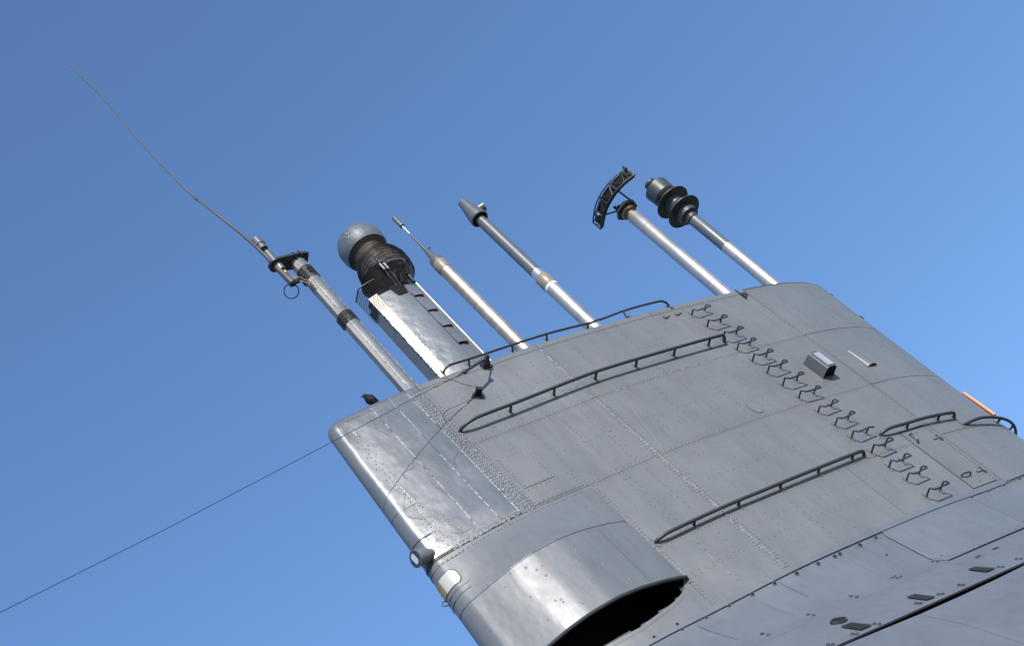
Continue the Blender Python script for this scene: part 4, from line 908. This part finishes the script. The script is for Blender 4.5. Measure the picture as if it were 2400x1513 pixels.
for _ in range(24):
    xx = x + rng.uniform(-.2, .12); rvm.dome((xx, sy(xx) - .001, rng.uniform(ZB0 + .4, zl_ - .2)), (0, -1, 0), rng.uniform(.006, .015), .005)
rvm.build('rivet_heads', 'lumpy', T, flip=False, kind='stuff')
# mesh collar around the top of the panels
def wiregrid(rows, r, name, m, par):
    b = MB()
    for rr in rows: b.tube(rr, r, 3, cap=False)
    for j in range(len(rows[0])): b.tube([rr[j] for rr in rows], r, 3, cap=False)
    return b.build(name, m, par, flip=False, smooth=0, kind='stuff')
def secpath(i0, i1, off, n):
    P = np.array([SEC[i % 12] for i in range(i0, i1 + 1)]) * (1 + off); L = np.concatenate([[0], np.cumsum(np.linalg.norm(np.diff(P, axis=0), axis=1))])
    s_ = np.linspace(0, L[-1], n); return [(x + np.interp(q, L, P[:, 0]), np.interp(q, L, P[:, 1])) for q in s_]
sp = secpath(0, 2, .03, 11); wiregrid([[(a, c_, z) for a, c_ in sp] for z in np.linspace(zl_ - .27, zl_ + .34, 14)], .0042, 'wire_collar', 'wire', T)
sp = secpath(2, 6, .05, 18); wiregrid([[(a, c_, z) for a, c_ in sp] for z in np.linspace(zl_ + .0, zl_ + .34, 9)], .0042, 'wire_collar', 'wire', T)
MB().tube([(a, c_, zl_ + .345) for a, c_ in secpath(0, 6, .05, 30)], .010, 6).build('collar_ring', 'rib', T)
dk_ = MB(); dk_.prism([(x + a * .86, c_ * .86) for a, c_ in SEC], zl_ - .3, zl_ + .10); dk_.build('inner_body', 'black', T, smooth=0)
# head, leaning slightly as in the photo: axis
hq = aty(917, 655, 0.); hx = float(aty(890, 622, 0.)[0]); zb_c = az(917, 655); zd_b = az(865, 592); Hc = zd_b - zb_c; zc_ = zb_c + .40
prof_o = [(zb_c, .40), (zb_c + .12, .425), (zb_c + .28, .43), (zb_c + .42, .40), (zb_c + .54, .35), (zb_c + Hc - .14, .32), (zb_c + Hc, .345)]
def prof_r(pr, z): return float(np.interp(z, [q[0] for q in pr], [q[1] for q in pr]))
zz = np.linspace(prof_o[0][0], prof_o[-1][0], 52); nn_ = 78
rows = [[(hx + prof_r(prof_o, z) * math.cos(2*math.pi*k/nn_), prof_r(prof_o, z) * math.sin(2*math.pi*k/nn_), z) for k in range(nn_ + 1)] for z in zz]
wiregrid(rows, .0032, 'wire_cage', 'wire', T)
zq_ = np.linspace(zl_ + .06, zb_c, 14)
wiregrid([[(hx + (.37 + .03 * (z - zq_[0]) / (zq_[-1] - zq_[0])) * math.cos(a), (.37 + .03 * (z - zq_[0]) / (zq_[-1] - zq_[0])) * math.sin(a), z) for a in np.radians(np.linspace(100, 282, 44))] for z in zq_], .0032, 'wire_skirt', 'wire', T)
lt(T, hx, [(zb_c + .04, .355), (zb_c + .30, .365), (zb_c + .48, .32), (zb_c + Hc, .25)], 'core', 'float_body'); 
rbm = MB()
for z in np.linspace(zb_c + .1, zb_c + .50, 6): rbm.tube([(hx + (prof_r(prof_o, z) - .042) * math.cos(a), (prof_r(prof_o, z) - .042) * math.sin(a), z) for a in np.linspace(0, 2*math.pi, 33)], .009, 5, cap=False)
for k in range(14): a = 2*math.pi*k/14; rbm.tube([(hx + .375 * math.cos(a), .375 * math.sin(a), zb_c + .05), (hx + .38 * math.cos(a), .38 * math.sin(a), zb_c + .36), (hx + .29 * math.cos(a), .29 * math.sin(a), zb_c + .58)], .006, 4)
rbm.build('cage_ribs', 'rib', T, flip=False)
lt(T, hx, [(zb_c - .01, .405), (zb_c + .01, .41)], 'soot', 'lower_ring', 48, cap=False)
zd = zd_b
lt(T, hx, [(zd, .30), (zd + .0, .36), (zd + .05, .382), (zd + .14, .395), (zd + .28, .388), (zd + .39, .35), (zd + .46, .285), (zd + .51, .18), (zd + .525, .02)], 'dome', 'dome_cap', 64)
dl = MB()
for _ in range(26): 
    a = rng.uniform(-2.9, -.3); zq = rng.uniform(.08, .30); rr = prof_r([(0.05, .382), (.14, .395), (.28, .388), (.39, .35)], zq); n = np.array([math.cos(a), math.sin(a), .1]); dl.dome(np.array([hx, 0, zd + zq]) + n * rr * .995, n, rng.uniform(.008, .03), .008, 7)
dl.build('paint_blisters', 'dome', T, flip=False, kind='stuff')
# machinery below the cage on the right side
mc = MB(); mx_, my_ = x + .22, -.20; zm = zb_c - .16
mc.tube([(mx_ - .12, my_, zm - .15), (mx_ - .1, my_ - .04, zm + .0), (mx_ + .02, my_ - .04, zm + .08), (mx_ + .14, my_ - .02, zm + .05)], .03, 8)
mc.tube([(mx_ + .02, my_ - .1, zm + .12), (mx_ + .12, my_ - .1, zm + .12)], .05, 12); mc.tube([(mx_ + .12, my_ - .1, zm + .12), (mx_ + .15, my_ - .1, zm + .12)], .07, 12)
for k in range(10): a = 2*math.pi*k/10; mc.dome((mx_ + .15, my_ - .1 + .055 * math.cos(a), zm + .12 + .055 * math.sin(a)), (1, 0, 0.01), .013, .012)
mc.tube([(mx_ - .05, my_, zm - .2), (mx_ - .02, my_ - .06, zm - .1), (mx_ + .1, my_ - .06, zm - .08)], .022, 8); mc.tube([(mx_ + .18, my_ + .05, zm - .2), (mx_ + .18, my_ + .03, zm + .1)], .03, 8)
mc.build('valve_gear', 'soot', T, flip=False)
dr = MB(); dr.lathe(x + .06, 0, [(zl_ - .2, .20), (zb_c - .15, .24), (zb_c + .05, .36)], 24); dr.build('neck_body', 'black', T)
lf = MB()
for dx in (0, .07):
    lf.tube([(x + .02 + dx, -.22, zl_ - .02), (x + .0 + dx, -.27, zl_ + .18), (x - .03 + dx, -.33, zl_ + .34)], .008, 6)
    lf.tube([(x - .03 + dx, -.33, zl_ + .30), (x - .045 + dx, -.35, zl_ + .44)], .022, 8)
    lf.tube([np.array((x - .07 + dx, -.38, zl_ + .52)) + .06 * np.array([math.cos(a), 0, 1.1 * math.sin(a)]) for a in np.linspace(-.8, 4.6, 14)], .007, 5)
lf.build('control_pipes', 'mgrey', T, flip=False)
# 1: faired sensor mast
x = 3.61; T = mast('narrow faired mast with a sensor pod and flat bracket plate at its head', x, 'sensor_mast')
SE = [(-.105, .09), (-.105, -.01), (-.06, -.062), (.01, -.088), (.075, -.08), (.115, -.03), (.115, .05), (.06, .105), (-.04, .11)]
zt = az(693, 612)
def se(i0, i1, z0, z1, m, name, k=1.):
    P = [SE[i % 9] for i in range(i0, i1 + 1)]; return MB().grid([[(x + a * k, c_ * k, z) for a, c_ in P] for z in np.linspace(z0, z1, 30)]).build(name, m, T, smooth=50)
se(0, 1, ZB0, zt, 'tin', 'side_panel'); se(2, 9, ZB0, zt, 'tin', 'front_panel'); se(1, 2, ZB0, zt, 'tin_lit', 'edge_panel', .985)
MB().tube([(x - .106, .035, ZB0), (x - .106, .035, zt)], .004, 4).build('seam', 'seam', T)
lump([(x + .118, -.03, ZB0), (x + .118, -.03, zt)], .010, 'lumpy', 'weld_edge', T); lump([(x - .06, -.064, ZB0), (x - .06, -.064, zt)], .006, 'lumpy', 'weld_edge', T)
def wrap(z0, z1, nz):
    P = np.array(SE + SE[:1]) * 1.13; L = np.concatenate([[0], np.cumsum(np.linalg.norm(np.diff(P, axis=0), axis=1))]); q = [(x + np.interp(s_, L, P[:, 0]), np.interp(s_, L, P[:, 1])) for s_ in np.linspace(0, L[-1], 40)]
    wiregrid([[(a, c_ + rng.normal(0, .002), z) for a, c_ in q] for z in np.linspace(z0, z1, nz)], .0042, 'wire_wrap', 'wire', T)
wrap(az(730, 655), az(712, 632), 11); wrap(az(820, 758), az(803, 738), 11)
for za, zb_ in ((az(730, 655), az(712, 632)), (az(820, 758), az(803, 738))):
    MB().prism([(x + a * 1.03, c_ * 1.03) for a, c_ in SE], za, zb_).build('dark_slot', 'tin', T, smooth=0)
zq = (az(730, 655) + az(712, 632)) / 2; MB().box((x + .03, -.093, zq), (.09, .012, .13)).build('slot_opening', 'black', T, smooth=0)
pc = aty(655, 622); MB().prism([(pc[0] - .04 + .13 * math.cos(a), pc[1] + .13 * math.sin(a)) for a in np.linspace(math.pi * .5, math.pi * 1.5, 12)] + [(x + .05, -.15), (x + .20, -.12), (x + .20, .12), (x + .05, .15)], zt - .01, zt + .035).build('bracket_plate', 'rail', T, smooth=30)
b = MB(); 
for dx, dy in ((-.04, -.11), (.06, -.12), (.17, -.09), (.17, .08), (.02, .1)): b.lathe(x + dx, dy, [(zt - .04, .018), (zt + .09, .018)], 6)
b.box((x + .08, 0, zt + .06), (.2, .16, .05)); b.build('bolts', 'soot', T, smooth=0)
sx, sy_ = pc[0] - .02, pc[1]
lt(T, sx, [(zt - .16, .065), (zt - .0, .07)], 'tin', 'pod_base', 24, y=sy_); lt(T, sx, [(zt + .035, .05), (zt + .10, .05)], 'black', 'seal_ring', 24, y=sy_)
zA_, zB_, zC_, zD_ = az(648, 612), az(631, 592), az(624, 583), az(603, 565)
lt(T, sx, [(zt + .09, .07), (zB_, .07)], 'mgrey', 'lower_drum', 28, y=sy_); lt(T, sx, [(zB_, .035), (zC_, .035)], 'black', 'gap', 16, y=sy_); lt(T, sx, [(zC_, .07), (az(612, 574), .07)], 'mgrey', 'upper_drum', 28, y=sy_); lt(T, sx, [(az(613, 575), .085), (zD_ + .03, .085)], 'mgrey', 'top_cap', 28, y=sy_)
b = MB(); b.tube([(sx + .02, sy_ - .02, zt - .16), (sx + .08, sy_ - .02, zt - .35), (x - .07, -.02, zt - .62)], .008, 6); b.tube([(sx + .0, sy_ + .02, zt - .16), (sx + .06, sy_, zt - .38), (x - .09, -.0, zt - .66)], .008, 6)
for dx in (-.02, .025): b.tube([(sx + dx, sy_, zt - .15), (sx + dx, sy_, zt - .24)], .018, 8)
b.build('cables', 'brass', T, flip=False)
b = MB()
for k in range(5):
    c0 = np.array((x - .10, -.0, zt - .66 - .03 * k)); b.tube([c0 + np.array([.035 * math.cos(a), .03 * math.sin(a), .05 * math.sin(a * 1.5 + k)]) for a in np.linspace(0, 6.28, 12)], .006, 5)
b.build('wire_coil', 'wire', T, flip=False)
# whip aerial
base = aty(672, 650, .0); T = thing('whip_aerial', 'long thin bent whip aerial reaching up to the left, clamped beside the narrow mast', 'aerial', base)
wpx = [(686, 664), (668, 646), (652, 630), (636, 613), (600, 578), (562, 545), (520, 512), (480, 480), (461, 467), (440, 449), (400, 409), (360, 367), (320, 324), (270, 263), (230, 217), (194, 183), (163, 151)]
wr = [v * 1.25 for v in [.047, .042, .036, .026, .020, .017, .015, .013, .013, .011, .010, .009, .0085, .008, .0085, .0085, .0085]]
MB().tube([aty(*q, .0) for q in wpx], wr, 8).build('whip', 'whip', T)
for q, r in (((461, 467), .022), ((637, 614), .032), ((194, 183), .012)): 
    i = [k for k, v in enumerate(wpx) if abs(v[0] - q[0]) < 3][0]; a, c_ = aty(*wpx[i]), aty(*wpx[i-1]); dd = (c_ - a) / np.linalg.norm(c_ - a); MB().tube([a - dd * .02, a + dd * .02], r, 8).build('ferrule', 'soot', T)
b = MB(); q = aty(684, 662, 0.); b.box(q + np.array([0, 0, -.02]), (.09, .08, .07)); b.tube([q, np.array([x - .1, 0, q[2] + .08])], .03, 8); b.tube([q + np.array([.03, -.04, -.06]), q + np.array([.09, -.04, -.06])], .03, 8); b.build('clamp', 'soot', T)
lc = aty(683, 682, -.02); rr_ = 17 / 150; e1_, e2_ = np.array(RC[0]), np.array(RC[1])
b = MB(); b.tube([lc + rr_ * (math.cos(a) * e1_ + math.sin(a) * e2_) for a in np.linspace(-1.15, math.pi + 1.15, 26)], .0085, 6); b.build('loop_cable', 'black', T)
for o in list(bpy.data.objects):
    if o.get('_root'): del o['_root']
